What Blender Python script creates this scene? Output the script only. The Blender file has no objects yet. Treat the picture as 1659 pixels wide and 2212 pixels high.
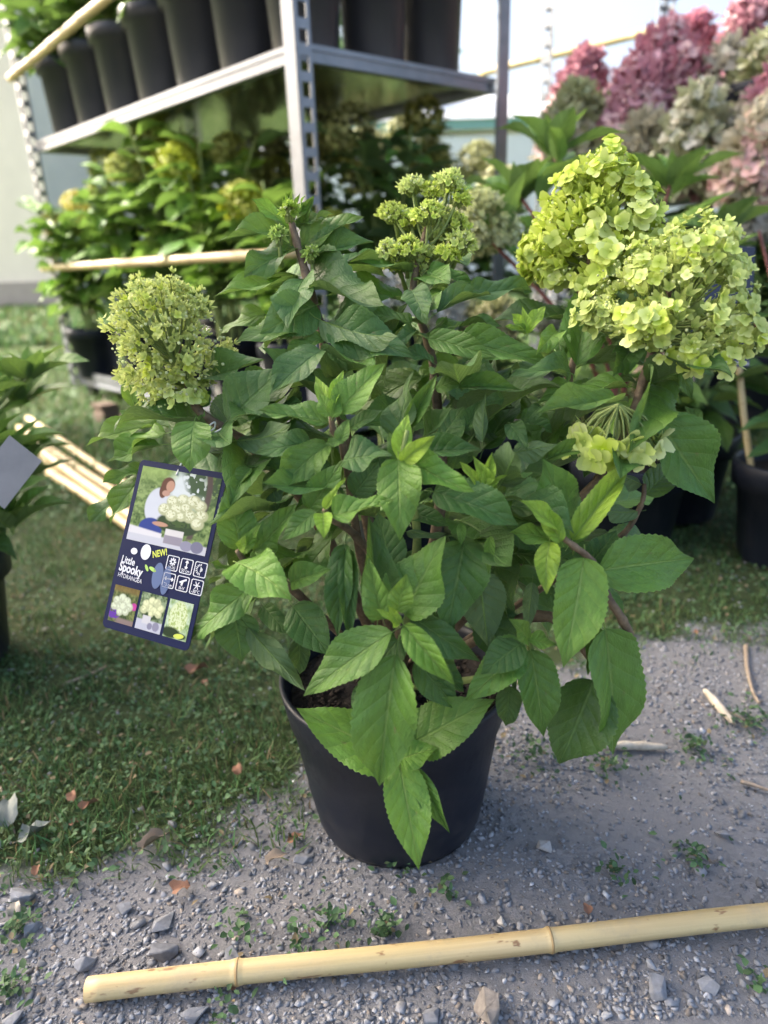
import bpy, math, random
import numpy as np
from mathutils import Vector, Matrix
random.seed(7); rng = np.random.default_rng(7)
sc = bpy.context.scene
COL = sc.collection

# ------------------------------------------------------------------ camera
PITCH, ROLL, FPX, CAMH = math.radians(20), math.radians(2), 1475.0, 0.43
C0 = Vector((0, 0, CAMH)); FW = Vector((0, math.cos(PITCH), -math.sin(PITCH)))
_R0 = Vector((1, 0, 0)); _U0 = Vector((0, math.sin(PITCH), math.cos(PITCH)))
RT = _R0*math.cos(ROLL) - _U0*math.sin(ROLL); UP = _U0*math.cos(ROLL) + _R0*math.sin(ROLL)
cd = bpy.data.cameras.new('camera'); cam = bpy.data.objects.new('camera', cd); COL.objects.link(cam)
m = Matrix.Identity(4)
for i in range(3):
    m[i][0] = RT[i]; m[i][1] = UP[i]; m[i][2] = -FW[i]; m[i][3] = C0[i]
cam.matrix_world = m
cd.sensor_fit = 'VERTICAL'; cd.sensor_height = 36; cd.lens = 24; cd.clip_start = 0.01; cd.clip_end = 500
cd.dof.use_dof = True; cd.dof.focus_distance = 0.452; cd.dof.aperture_fstop = 5.0
sc.camera = cam
sc.render.resolution_x = 768; sc.render.resolution_y = 1024

# ------------------------------------------------------------------ light
SUN_EL, SUN_AZ = math.radians(37), math.radians(-66)      # azimuth from +Y towards +X: the sun stands behind and to the left
sundir = Vector((math.sin(SUN_AZ)*math.cos(SUN_EL), math.cos(SUN_AZ)*math.cos(SUN_EL), math.sin(SUN_EL)))
w = bpy.data.worlds.new('World'); sc.world = w; w.use_nodes = True
wn = w.node_tree.nodes; wl = w.node_tree.links
bgn = wn['Background']; sky = wn.new('ShaderNodeTexSky'); sky.sky_type = 'NISHITA'; sky.sun_disc = False
sky.sun_elevation = SUN_EL; sky.sun_rotation = SUN_AZ; sky.air_density = 1.0; sky.dust_density = 7.5; sky.ozone_density = 1.0
wl.new(sky.outputs[0], bgn.inputs[0]); bgn.inputs[1].default_value = 0.11
sl = bpy.data.lights.new('sun', 'SUN'); sl.energy = 3.4; sl.angle = math.radians(0.5); sl.color = (1, .93, .82)
so = bpy.data.objects.new('sun', sl); COL.objects.link(so)
so.rotation_euler = (-sundir).to_track_quat('-Z', 'Y').to_euler()
vs = sc.view_settings; vs.view_transform = 'Standard'; vs.look = 'None'; vs.exposure = 2.32; vs.gamma = 1; vs.use_curve_mapping = False
sc.cycles.max_bounces = 4; sc.cycles.diffuse_bounces = 3; sc.cycles.glossy_bounces = 2; sc.cycles.transmission_bounces = 3

# ------------------------------------------------------------------ helpers
def at(x, y, d):
    return C0 + (FW + RT*((x-829.5)/FPX) - UP*((y-1106)/FPX))*d
def gnd(x, y, z=0.0):
    r = FW + RT*((x-829.5)/FPX) - UP*((y-1106)/FPX)
    return C0 + r*((z-CAMH)/r.z)
def link(name, me, parent=None, mat=None):
    o = bpy.data.objects.new(name, me); COL.objects.link(o)
    if parent is not None: o.parent = parent
    if mat is not None and me is not None and not me.materials: me.materials.append(mat)
    return o
def tag(o, label=None, cat=None, group=None, kind=None):
    if label: o['label'] = label
    if cat: o['category'] = cat
    if group: o['group'] = group
    if kind: o['kind'] = kind
    return o
def thing(name, label, cat, loc=(0, 0, 0), group=None):
    o = link(name, None); o.location = loc; o.empty_display_size = .02
    bpy.context.view_layer.update() if False else None
    return tag(o, label, cat, group)
def rel(o, parent):
    """parent is an unrotated Empty: keep world coordinates of the child mesh"""
    o.matrix_parent_inverse = Matrix.Translation(-Vector(parent.location)); return o
def mesh(name, V, F, mat=None, smooth=True, uv=None, col=None, mats=None, mi=None):
    V = np.asarray(V, dtype=np.float32)
    me = bpy.data.meshes.new(name)
    if isinstance(F, np.ndarray):
        n = F.shape[0]; k = F.shape[1]
        me.vertices.add(len(V)); me.vertices.foreach_set('co', V.ravel())
        me.loops.add(n*k); me.loops.foreach_set('vertex_index', F.ravel().astype(np.int32))
        me.polygons.add(n); me.polygons.foreach_set('loop_start', np.arange(0, n*k, k, dtype=np.int32))
        me.update(calc_edges=True)
    else:
        me.from_pydata([tuple(map(float, v)) for v in V], [], [tuple(f) for f in F]); me.update()
    if smooth: me.polygons.foreach_set('use_smooth', np.ones(len(me.polygons), dtype=bool))
    li = np.zeros(len(me.loops), dtype=np.int32); me.loops.foreach_get('vertex_index', li)
    if uv is not None:
        l = me.uv_layers.new(name='UVMap'); l.data.foreach_set('uv', np.asarray(uv, dtype=np.float32)[li].ravel())
    if col is not None:
        a = me.color_attributes.new('Col', 'FLOAT_COLOR', 'POINT')
        c = np.ones((len(V), 4), dtype=np.float32); c[:, :3] = col; a.data.foreach_set('color', c.ravel())
    for q in (mats or ([mat] if mat else [])): me.materials.append(q)
    if mi is not None: me.polygons.foreach_set('material_index', np.asarray(mi, dtype=np.int32))
    me.update()
    return me
class MB:
    """collects shapes, builds one mesh"""
    def __init__(s): s.V = []; s.F = []
    def add(s, V, F):
        o = len(s.V); s.V += [tuple(v) for v in V]; s.F += [tuple(i+o for i in f) for f in F]; return s
    def box(s, c, a, b, d):                    # centre, three half-axis vectors
        c = Vector(c); a = Vector(a); b = Vector(b); d = Vector(d)
        V = [c+a*i+b*j+d*k for i in (-1, 1) for j in (-1, 1) for k in (-1, 1)]
        return s.add(V, [(0, 1, 3, 2), (4, 6, 7, 5), (0, 4, 5, 1), (2, 3, 7, 6), (0, 2, 6, 4), (1, 5, 7, 3)])
    def abox(s, x0, x1, y0, y1, z0, z1):
        return s.box(((x0+x1)/2, (y0+y1)/2, (z0+z1)/2), ((x1-x0)/2, 0, 0), (0, (y1-y0)/2, 0), (0, 0, (z1-z0)/2))
    def tube(s, P, Rr, n=8, cap=True):
        P = [Vector(p) for p in P]; rings = []
        ref = Vector((.31, .22, .92)).normalized()
        for i, p in enumerate(P):
            t = (P[min(i+1, len(P)-1)]-P[max(i-1, 0)]).normalized()
            u = t.cross(ref)
            if u.length < .05: u = t.cross(Vector((1, 0, 0)))
            u.normalize(); v = t.cross(u); r = Rr[i] if hasattr(Rr, '__len__') else Rr
            rings.append([p + u*math.cos(2*math.pi*k/n)*r + v*math.sin(2*math.pi*k/n)*r for k in range(n)])
        V = [q for g in rings for q in g]; F = []
        for i in range(len(P)-1):
            for k in range(n):
                F.append((i*n+k, i*n+(k+1) % n, (i+1)*n+(k+1) % n, (i+1)*n+k))
        if cap: F.append(tuple(range(n))[::-1]); F.append(tuple((len(P)-1)*n+k for k in range(n)))
        return s.add(V, F)
    def lathe(s, c, prof, n=48):
        c = Vector(c); V = [(c.x+r*math.cos(2*math.pi*k/n), c.y+r*math.sin(2*math.pi*k/n), c.z+z) for r, z in prof for k in range(n)]
        F = [(i*n+k, i*n+(k+1) % n, (i+1)*n+(k+1) % n, (i+1)*n+k) for i in range(len(prof)-1) for k in range(n)]
        return s.add(V, F)
    def build(s, name, mat, parent=None, smooth=False):
        return link(name, mesh(name, s.V, s.F, mat, smooth), parent)
def spline(P, n=6):
    P = [Vector(p) for p in P]; out = []
    for i in range(len(P)-1):
        a = P[max(i-1, 0)]; b = P[i]; c = P[i+1]; d = P[min(i+2, len(P)-1)]
        for k in range(n):
            t = k/n
            out.append(.5*((2*b)+(c-a)*t+(2*a-5*b+4*c-d)*t*t+(3*b-a-3*c+d)*t**3))
    out.append(P[-1]); return out
def batch(V, T, M, t, col=None):
    """tile a template: V (n,3), T (k,3) triangles, M (m,3,3), t (m,3)"""
    V = np.asarray(V); T = np.asarray(T); m = len(t); n = len(V)
    W = np.einsum('mij,nj->mni', M, V)+t[:, None, :]
    F = (T[None]+(np.arange(m)*n)[:, None, None]).reshape(-1, T.shape[1])
    c = None if col is None else np.repeat(col, n, axis=0)
    return W.reshape(-1, 3), F, c
def joinb(L):
    V = []; F = []; Cc = []; o = 0
    for v, f, c in L:
        V.append(v); F.append(f+o); Cc.append(c); o += len(v)
    return np.concatenate(V), np.concatenate(F), np.concatenate(Cc)
def frames(Y, N):
    """rotation matrices with columns X,Y,Z from axis Y (m,3) and normal hint N (m,3)"""
    Y = Y/np.linalg.norm(Y, axis=1, keepdims=True); X = np.cross(Y, N); X /= np.linalg.norm(X, axis=1, keepdims=True)+1e-9
    return np.stack([X, Y, np.cross(X, Y)], axis=2)

# ------------------------------------------------------------------ materials
class NT:
    def __init__(s, name):
        s.m = bpy.data.materials.new(name); s.m.use_nodes = True; s.t = s.m.node_tree; s.p = s.t.nodes['Principled BSDF']; s.out = s.t.nodes['Material Output']
    def n(s, typ, **kw):
        q = s.t.nodes.new('ShaderNode'+typ)
        for k, v in kw.items(): setattr(q, k, v)
        return q
    def l(s, a, b): s.t.links.new(a, b)
    def val(s, q, i, v):
        if hasattr(v, 'is_output'): s.l(v, q.inputs[i])
        else: q.inputs[i].default_value = v
    def math(s, op, a, b=0.0, c=0.0, clamp=False):
        q = s.n('Math', operation=op); q.use_clamp = clamp
        s.val(q, 0, a); s.val(q, 1, b); s.val(q, 2, c); return q.outputs[0]
    def mix(s, f, a, b, blend='MIX'):
        q = s.n('Mix', data_type='RGBA', blend_type=blend)
        s.val(q, 0, f); s.val(q, 6, a if hasattr(a, 'is_output') else (*a, 1)); s.val(q, 7, b if hasattr(b, 'is_output') else (*b, 1)); return q.outputs[2]
    def noise(s, scale, vec=None, detail=3, rough=.55, out=0):
        q = s.n('TexNoise'); q.inputs['Scale'].default_value = scale; q.inputs['Detail'].default_value = detail; q.inputs['Roughness'].default_value = rough
        if vec is not None: s.l(vec, q.inputs['Vector'])
        return q.outputs[out]
    def ramp(s, f, a, b):
        q = s.n('MapRange'); s.val(q, 0, f); q.inputs[1].default_value = a; q.inputs[2].default_value = b; return q.outputs[0]
    def obj(s): return s.n('TexCoord').outputs['Object']
    def bump(s, h, strength=.3, dist=.001):
        q = s.n('Bump'); q.inputs['Strength'].default_value = strength; q.inputs['Distance'].default_value = dist; s.l(h, q.inputs['Height']); s.l(q.outputs[0], s.p.inputs['Normal']); return q.outputs[0]
    def set(s, **kw):
        for k, v in kw.items(): s.val(s.p, k.replace('_', ' '), (*v, 1) if isinstance(v, tuple) and len(v) == 3 else v)
        return s
def leaf_mat(name, base, vein, back, rough=.43, trans=.22, tcol=(.25, .42, .05), var=.5):
    t = NT(name); uv = t.n('TexCoord').outputs['UV']; sp = t.n('SeparateXYZ'); t.l(uv, sp.inputs[0]); u, v = sp.outputs[0], sp.outputs[1]
    a = t.math('ABSOLUTE', t.math('MULTIPLY_ADD', u, 2, -1))
    q = t.math('MULTIPLY', t.math('SUBTRACT', v, t.math('MULTIPLY', t.math('POWER', a, .8), .24)), 6.5)
    fr = t.math('ABSOLUTE', t.math('SUBTRACT', t.math('FRACT', q), .5))                       # 0 on a vein
    vl = t.ramp(fr, .055, .0); vl = t.math('MULTIPLY', vl, t.ramp(a, 1.0, .3))
    mid = t.ramp(a, .07, .02)
    oi = t.n('ObjectInfo').outputs['Random']
    nz = t.noise(9, t.obj())
    c = t.mix(t.ramp(nz, .3, .75), tuple(x*.82 for x in base), tuple(x*1.15 for x in base))
    hs = t.n('HueSaturation'); t.l(c, hs.inputs['Color']); t.val(hs, 'Hue', t.math('MULTIPLY_ADD', oi, .035*var, .5-.0175*var)); t.val(hs, 'Value', t.math('MULTIPLY_ADD', t.math('FRACT', t.math('MULTIPLY', oi, 7.31)), .55*var, 1-.27*var)); c = hs.outputs[0]
    c = t.mix(t.math('MULTIPLY', vl, .42), c, vein); c = t.mix(t.math('MULTIPLY', mid, .75), c, vein)
    c = t.mix(t.math('MULTIPLY', t.ramp(a, .95, 1.0), .4), c, vein)
    fb = t.mix(t.math('MAXIMUM', t.math('MULTIPLY', vl, .5), mid), back, vein)
    c = t.mix(t.n('NewGeometry').outputs['Backfacing'], c, fb)
    sp2 = t.n('TexVoronoi'); sp2.inputs['Scale'].default_value = 26; t.l(t.obj(), sp2.inputs['Vector'])
    c = t.mix(t.math('MULTIPLY', t.ramp(sp2.outputs['Distance'], .13, .05), .22), c, (.5, .55, .4))
    bs = t.math('MULTIPLY', t.ramp(t.noise(5.5, t.n('TexCoord').outputs['Object'], 5, .7), .66, .72), t.ramp(oi, .35, .6)); c = t.mix(t.math('MULTIPLY', bs, .55), c, (.16, .11, .045))
    t.set(Base_Color=c, Roughness=rough); t.p.inputs['Specular IOR Level'].default_value = .42
    h = t.math('ADD', t.math('MULTIPLY', t.math('POWER', t.ramp(fr, 0, .35), .5), .8), t.math('MULTIPLY', t.noise(30, uv, 2), .5))
    h = t.math('ADD', h, t.math('MULTIPLY', mid, -.8))
    rv = t.n('TexVoronoi'); rv.inputs['Scale'].default_value = 34; t.l(uv, rv.inputs['Vector']); h = t.math('ADD', h, t.math('MULTIPLY', rv.outputs['Distance'], -.35))
    t.bump(h, .75, .0012)
    tr = t.n('BsdfTranslucent'); hv = t.mix(.55, c, tcol); t.l(hv, tr.inputs[0])
    mx = t.n('MixShader'); mx.inputs[0].default_value = trans; t.l(t.p.outputs[0], mx.inputs[1]); t.l(tr.outputs[0], mx.inputs[2]); t.l(mx.outputs[0], t.out.inputs[0])
    return t.m
LEAF = {
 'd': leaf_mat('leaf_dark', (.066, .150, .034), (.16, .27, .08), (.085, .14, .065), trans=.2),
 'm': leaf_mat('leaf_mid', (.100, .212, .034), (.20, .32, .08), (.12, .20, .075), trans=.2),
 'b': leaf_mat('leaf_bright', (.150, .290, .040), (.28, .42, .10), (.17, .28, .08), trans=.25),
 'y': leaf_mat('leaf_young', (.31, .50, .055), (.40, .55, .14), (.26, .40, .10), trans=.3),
 'p': leaf_mat('leaf_pale', (.11, .175, .08), (.22, .31, .12), (.14, .21, .10), trans=.2),
}
def petal_mat(name, trans=.3):
    t = NT(name); ca = t.n('VertexColor'); ca.layer_name = 'Col'; c = ca.outputs[0]
    oi = t.n('ObjectInfo').outputs['Random']
    hs = t.n('HueSaturation'); t.l(c, hs.inputs['Color']); t.val(hs, 'Value', t.math('MULTIPLY_ADD', oi, .25, .88)); t.val(hs, 'Saturation', t.math('MULTIPLY_ADD', t.math('FRACT', t.math('MULTIPLY', oi, 5.7)), .3, .8)); c = hs.outputs[0]
    t.set(Base_Color=c, Roughness=.55); t.p.inputs['Specular IOR Level'].default_value = .3
    tr = t.n('BsdfTranslucent'); t.l(c, tr.inputs[0]); mx = t.n('MixShader'); mx.inputs[0].default_value = trans
    t.l(t.p.outputs[0], mx.inputs[1]); t.l(tr.outputs[0], mx.inputs[2]); t.l(mx.outputs[0], t.out.inputs[0]); return t.m
PETAL = petal_mat('petal')
def colattr_mat(name, rough=.8, trans=0.0, spec=.3, bumps=0, var=.25):
    t = NT(name); ca = t.n('VertexColor'); ca.layer_name = 'Col'
    c = t.mix(t.ramp(t.noise(160, t.n('NewGeometry').outputs['Position'], 4), .3, .7), ca.outputs[0], (.5, .5, .5), 'MIX') if False else ca.outputs[0]
    nz = t.ramp(t.noise(220, t.n('NewGeometry').outputs['Position'], 4), .25, .75)
    hs = t.n('HueSaturation'); t.l(c, hs.inputs['Color']); t.val(hs, 'Value', t.math('MULTIPLY_ADD', nz, 2*var, 1-var)); c = hs.outputs[0]
    t.set(Base_Color=c, Roughness=rough); t.p.inputs['Specular IOR Level'].default_value = spec
    if bumps: t.bump(t.noise(400, t.n('NewGeometry').outputs['Position'], 4), bumps, .001)
    if trans:
        tr = t.n('BsdfTranslucent'); t.l(c, tr.inputs[0]); mx = t.n('MixShader'); mx.inputs[0].default_value = trans
        t.l(t.p.outputs[0], mx.inputs[1]); t.l(tr.outputs[0], mx.inputs[2]); t.l(mx.outputs[0], t.out.inputs[0])
    return t.m
STONE = colattr_mat('stone', .85, 0, .25, .5)
GRASS = colattr_mat('grass_blade', .6, .25, .3)
PRINT = colattr_mat('label_print', .55, 0, .12, 0, .0)
def simple(name, col, rough=.5, metal=0.0, nscale=0, namt=.2, bump=0, spec=.5):
    t = NT(name); t.set(Roughness=rough, Metallic=metal); t.p.inputs['Specular IOR Level'].default_value = spec
    if nscale:
        nz = t.ramp(t.noise(nscale, t.obj(), 5, .6), .3, .7)
        t.set(Base_Color=t.mix(nz, tuple(x*(1-namt) for x in col), tuple(min(1, x*(1+namt)) for x in col)))
        t.val(t.p, 'Roughness', t.math('MULTIPLY_ADD', nz, .15, rough-.07))
        if bump: t.bump(t.noise(nscale*3, t.obj(), 4), bump, .001)
    else: t.set(Base_Color=col)
    return t.m
def pot_mat(name='pot_plastic', spec=.22, base=(.007, .009, .016)):
    t = NT(name); o = t.obj(); mp = t.n('Mapping'); mp.inputs['Scale'].default_value = (60, 60, 4); t.l(o, mp.inputs[0])
    st = t.ramp(t.noise(1, mp.outputs[0], 5, .7), .55, .8); du = t.ramp(t.noise(22, o, 6, .7), .5, .8)
    c = t.mix(t.math('MULTIPLY', st, .2), base, (.06, .063, .072)); sz_ = t.n('SeparateXYZ'); t.l(o, sz_.inputs[0]); low = t.math('MULTIPLY', t.ramp(sz_.outputs[2], .05, .0), .45); c = t.mix(t.math('MULTIPLY', du, t.math('ADD', low, .10)), c, (.13, .12, .11))
    t.set(Base_Color=c); t.val(t.p, 'Roughness', t.math('MULTIPLY_ADD', du, .25, .42)); t.p.inputs['Specular IOR Level'].default_value = spec
    t.bump(t.noise(90, o, 3), .12, .001); return t.m
POT = pot_mat(spec=.36, base=(.008, .011, .020)); POTB = pot_mat('pot_plastic_sky_sheen', .5, (.030, .031, .036))  # POTB: black plastic, its base colour lifted to imitate sky sheen
def soil_mat():
    t = NT('soil'); o = t.obj(); n1 = t.noise(160, o, 6, .75); c = t.mix(t.ramp(n1, .35, .7), (.008, .006, .005), (.05, .036, .026))
    t.set(Base_Color=c, Roughness=.95); t.bump(n1, 1.0, .004); return t.m
SOIL = soil_mat()
def bark_mat(name, a, b):
    t = NT(name); o = t.obj(); n1 = t.noise(140, o, 5, .7); t.set(Base_Color=t.mix(t.ramp(n1, .35, .65), a, b), Roughness=.75); t.bump(n1, .5, .001); return t.m
BARK = bark_mat('stem_bark', (.075, .048, .028), (.20, .145, .085)); GSTEM = bark_mat('stem_green', (.16, .22, .06), (.24, .30, .09)); RSTEM = bark_mat('stem_red', (.16, .05, .05), (.24, .09, .07))
def galv_mat(name, base, rough=.38, metal=.85):
    t = NT(name); o = t.obj(); v = t.n('TexVoronoi'); v.inputs['Scale'].default_value = 55; t.l(o, v.inputs['Vector'])
    n1 = t.ramp(t.noise(7, o, 5, .65), .3, .7); f = t.math('ADD', t.math('MULTIPLY', v.outputs['Color'], .35), t.math('MULTIPLY', n1, .65))
    c = t.mix(f, tuple(x*.68 for x in base), tuple(min(1, x*1.2) for x in base)); sc_ = t.ramp(t.noise(45, o, 6, .8), .62, .72)
    c = t.mix(t.math('MULTIPLY', sc_, .5), c, (.12, .11, .10))
    t.set(Base_Color=c, Metallic=metal); t.val(t.p, 'Roughness', t.math('MULTIPLY_ADD', f, .22, rough-.1)); return t.m
GALV = galv_mat('galvanised_steel', (.25, .265, .29), .45, .6); SHELF = galv_mat('shelf_sheet', (.42, .42, .37), .17, .97)
def bamboo_mat():
    t = NT('bamboo'); o = t.obj(); mp = t.n('Mapping'); mp.inputs['Scale'].default_value = (3, 120, 120); t.l(o, mp.inputs[0])
    st = t.ramp(t.noise(1, mp.outputs[0], 4, .6), .3, .7); bl = t.ramp(t.noise(9, o, 4, .6), .35, .65)
    c = t.mix(st, (.44, .30, .13), (.68, .54, .30)); c = t.mix(t.math('MULTIPLY', bl, .4), c, (.50, .44, .20))
    mp2 = t.n('Mapping'); mp2.inputs['Scale'].default_value = (45, 110, 110); t.l(o, mp2.inputs[0])
    sp = t.ramp(t.noise(1, mp2.outputs[0], 3, .6), .63, .68); c = t.mix(t.math('MULTIPLY', sp, .8), c, (.20, .085, .035))
    gw = t.ramp(t.noise(26, o, 6, .75), .52, .7); c = t.mix(t.math('MULTIPLY', gw, .45), c, (.36, .31, .22))
    t.set(Base_Color=c); t.val(t.p, 'Roughness', t.math('MULTIPLY_ADD', gw, .3, .45)); t.bump(t.math('ADD', st, t.noise(350, o, 4)), .35, .0006); return t.m
BAMBOO = bamboo_mat(); NODE = simple('bamboo_node', (.40, .27, .12), .6, 0, 60, .3)
# ------------------------------------------------------------------ templates: leaves, florets, stones
def leaf_template(name, fold=.18, arch=.5, wave=.05, ph=0., twist=0., rows=40, half=3, serr=.024, pet=.13, side=0., tipcurl=0.):
    us = np.concatenate([np.linspace(-1, 0, half+1), np.linspace(0, 1, half+1)[1:]]); vv = np.linspace(0, 1, rows+1)
    V = []; UV = []
    def bend(y, z, x):
        th = arch*y + tipcurl*max(0, y-.75)**2*4
        n = 12; Y = Z = 0.
        for k in range(n):
            tt = arch*(y*(k+.5)/n)+tipcurl*max(0, y*(k+.5)/n-.75)*2.5
            Y += math.cos(tt)*y/n; Z -= math.sin(tt)*y/n
        return (x, Y+z*math.sin(th), Z+z*math.cos(th))
    for j, v in enumerate(vv):
        h = (v**.60)*((1-v)**1.12)/.3275*.5
        if v > .82: h *= 1-.35*(v-.82)/.18*(1-(v-.82)/.18)
        te = (serr*(1 if j % 2 else -.6)) if 0 < j < rows else 0
        for u in us:
            hh = h*(1+(te if abs(u) > .99 else 0)*1.4)
            x = u*hh; z = fold*abs(x)*1.2 + wave*(abs(u)**2)*math.sin(v*9+ph+(2.1 if u > 0 else 0))*min(1, h*3) - .10*wave*0
            z += .35*fold*(-(abs(u)**2.2))*hh
            z += twist*u*(v-.4)*hh
            p = bend(v, z, x+side*math.sin(v*math.pi)); V.append(p); UV.append((u*.5+.5, v))
    nu = len(us); F = []
    for j in range(rows):
        for i in range(nu-1): F.append((j*nu+i, j*nu+i+1, (j+1)*nu+i+1, (j+1)*nu+i))
    # petiole, a thin three-sided stalk
    o = len(V); r = .012
    for yy, zz, rr in ((-pet, -.35*pet, r*1.3), (-pet*.5, -.06*pet, r), (.04, 0, r*.8), (.3, bend(.3, -.004, 0)[2]-.006, r*.6)):
        for k in range(3): V.append((rr*math.cos(k*2.094+1.57), yy, zz+rr*math.sin(k*2.094+1.57))); UV.append((.5, .02))
    for j in range(3):
        for k in range(3): F.append((o+j*3+k, o+j*3+(k+1) % 3, o+(j+1)*3+(k+1) % 3, o+(j+1)*3+k))
    V = np.array(V); tip = V[(rows)*nu+half]; L = math.hypot(tip[1], tip[2]); ang = math.atan2(tip[2], tip[1])
    c, s = math.cos(-ang)/L, math.sin(-ang)/L
    W = V.copy(); W[:, 1] = V[:, 1]*c-V[:, 2]*s; W[:, 2] = V[:, 1]*s+V[:, 2]*c; W[:, 0] = V[:, 0]
    return W, F, np.array(UV)
LT = [leaf_template('l', *a) for a in [(.35, .3, .07, 0, .15), (.5, .45, .09, 1.3, -.25), (.25, .2, .06, 2.2, .2), (.65, .4, .07, 3.1, .25), (.3, .6, .11, .7, -.2), (.45, -.15, .09, 4.0, .1), (.2, .35, .12, 5.1, .4)]]
LT += [leaf_template('l', *a, side=b_, tipcurl=c_) for a, b_, c_ in [((.7, .5, .12, 1.9, .5), .04, .8), ((.15, .7, .10, 3.7, -.5), -.05, .5), ((.4, .1, .13, .3, .3), .07, -.7), ((.55, .8, .08, 2.9, -.4), -.03, 1.0), ((.3, .45, .15, 4.6, .6), .0, .4)]]
LT.append(leaf_template('l', .5, .9, .10, 2.0, .4, tipcurl=1.4)); LT.append(leaf_template('l', .3, .6, .06, 1.0, -.3, side=.06, tipcurl=-.9))
LEAFMESH = {k: [mesh('leaf_'+k, V, F, mt, True, U) for V, F, U in LT] for k, mt in LEAF.items()}
LTC = [leaf_template('l', *a, rows=8, half=2, serr=0) for a in [(.25, .5, .03, 0, .1), (.35, .8, .05, 1.3, -.2), (.2, .35, .04, 2.2, .2), (.4, 1.0, .05, 3.1, .0)]]
LEAFCHEAP = {k: [mesh('leaf_'+k, V, F, mt, True, U) for V, F, U in LTC] for k, mt in LEAF.items()}
def place_leaf(parent, base, tip, wr, kind, roll, hint, var=None, cheap=False, rnd=random):
    base = Vector(base); tip = Vector(tip); Y = tip-base; L = Y.length; Y.normalize()
    n = hint-Y*hint.dot(Y)
    if n.length < .05: n = UP-Y*UP.dot(Y)
    n.normalize(); n = Matrix.Rotation(math.radians(roll), 3, Y) @ n; X = Y.cross(n)
    ms = (LEAFCHEAP if cheap else LEAFMESH)[kind]; me = ms[rnd.randrange(len(ms)) if var is None else var]
    o = link('leaf', me, parent); p = Vector(parent.location)
    M = Matrix.Identity(4)
    for i in range(3): M[i][0] = X[i]*L*wr; M[i][1] = Y[i]*L; M[i][2] = n[i]*L*.8; M[i][3] = base[i]-p[i]
    o.matrix_local = M; return o
def floret_template(rows=3, cup=.25, seed=0, petals=4, bud=True):
    r = random.Random(seed); V = []; F = []; S = []
    for k in range(petals):
        a = k*2*math.pi/petals+r.uniform(-.15, .15); ln = .5*r.uniform(.85, 1.1); wd = ln*r.uniform(.86, 1.08); o = len(V); lift = r.uniform(-.03, .12)
        for j in range(rows+1):
            v = j/rows; h = wd*.5*(math.sin(math.pi*min(1, v*.80+.10)))**.6*(1 if j < rows else .62)
            for u in (-1, 0, 1):
                rr = ln*v; x = rr; y = u*h; z = cup*rr*rr*2+lift*v+.10*abs(u)*h-.12*v*v*(k % 2)
                V.append((x*math.cos(a)-y*math.sin(a), x*math.sin(a)+y*math.cos(a), z)); S.append(v)
        for j in range(rows):
            for i in range(2):
                q = (o+j*3+i, o+j*3+i+1, o+(j+1)*3+i+1, o+(j+1)*3+i); F += [(q[0], q[1], q[2]), (q[0], q[2], q[3])]
    if bud:
        o = len(V); b = .055
        V += [(b, 0, b*.8), (0, b, b*.8), (-b, 0, b*.8), (0, -b, b*.8), (0, 0, b*1.9), (0, 0, -.3)]; S += [.2]*6
        F += [(o, o+1, o+4), (o+1, o+2, o+4), (o+2, o+3, o+4), (o+3, o, o+4), (o, o+5, o+1), (o+2, o+5, o+3)]
    return np.array(V), np.array(F), np.array(S)
FT = [floret_template(3, c, s) for s, c in enumerate((.25, .5, .1, .8))]
FTB = [floret_template(2, c, s+9, bud=True) for s, c in enumerate((1.6, .9, 1.2))]           # small half-open florets
def fcol(S, c0, c1):
    return np.array(c0)[None]*(1-S[:, None])+np.array(c1)[None]*S[:, None]
LIME0, LIME1 = (.44, .58, .06), (.70, .80, .22)
FLMESH = [mesh('floret', V, F, PETAL, True, col=fcol(S, np.array(LIME0)*k, np.array(LIME1)*k)) for V, F, S in FT for k in (1, .9)]
FLMESH += [mesh('floret', V, F, PETAL, True, col=fcol(S, (.50, .62, .10), (.74, .82, .32))) for V, F, S in FT]
FLSMALL = [mesh('floret', V, F, PETAL, True, col=fcol(S, (.42, .52, .06), (.66, .73, .18))) for V, F, S in FTB+FT[:1]]
def ico(seed=0, flat=.6):
    r = np.random.default_rng(seed); t = (1+5**.5)/2
    V = np.array([(-1, t, 0), (1, t, 0), (-1, -t, 0), (1, -t, 0), (0, -1, t), (0, 1, t), (0, -1, -t), (0, 1, -t), (t, 0, -1), (t, 0, 1), (-t, 0, -1), (-t, 0, 1)], float)/1.9
    V = np.clip(V*r.uniform(.75, 1.3, (12, 1)), -.72, .72); V *= np.array([1, r.uniform(.55, .85), flat*1.1]); V[:, 0] += V[:, 1]*r.uniform(-.5, .5)
    F = np.array([(0, 11, 5), (0, 5, 1), (0, 1, 7), (0, 7, 10), (0, 10, 11), (1, 5, 9), (5, 11, 4), (11, 10, 2), (10, 7, 6), (7, 1, 8), (3, 9, 4), (3, 4, 2), (3, 2, 6), (3, 6, 8), (3, 8, 9), (4, 9, 5), (2, 4, 11), (6, 2, 10), (8, 6, 7), (9, 8, 1)])
    return V, F
def chip(seed=0, flat=.6, n=11):
    import bmesh
    r = np.random.default_rng(seed+50); P = r.normal(0, 1, (n, 3)); P /= np.linalg.norm(P, axis=1, keepdims=True)**.75; P = np.clip(P, -.8, .8)*np.array([1, r.uniform(.55, .85), flat])
    bm = bmesh.new(); [bm.verts.new(p) for p in P]; bmesh.ops.convex_hull(bm, input=bm.verts[:])
    for v in [v for v in bm.verts if not v.link_faces]: bm.verts.remove(v)
    bm.verts.index_update(); V = np.array([v.co[:] for v in bm.verts]); F = np.array([[v.index for v in f.verts] for f in bm.faces]); bm.free(); return V, F
ico_round = ico; ico = chip
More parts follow.
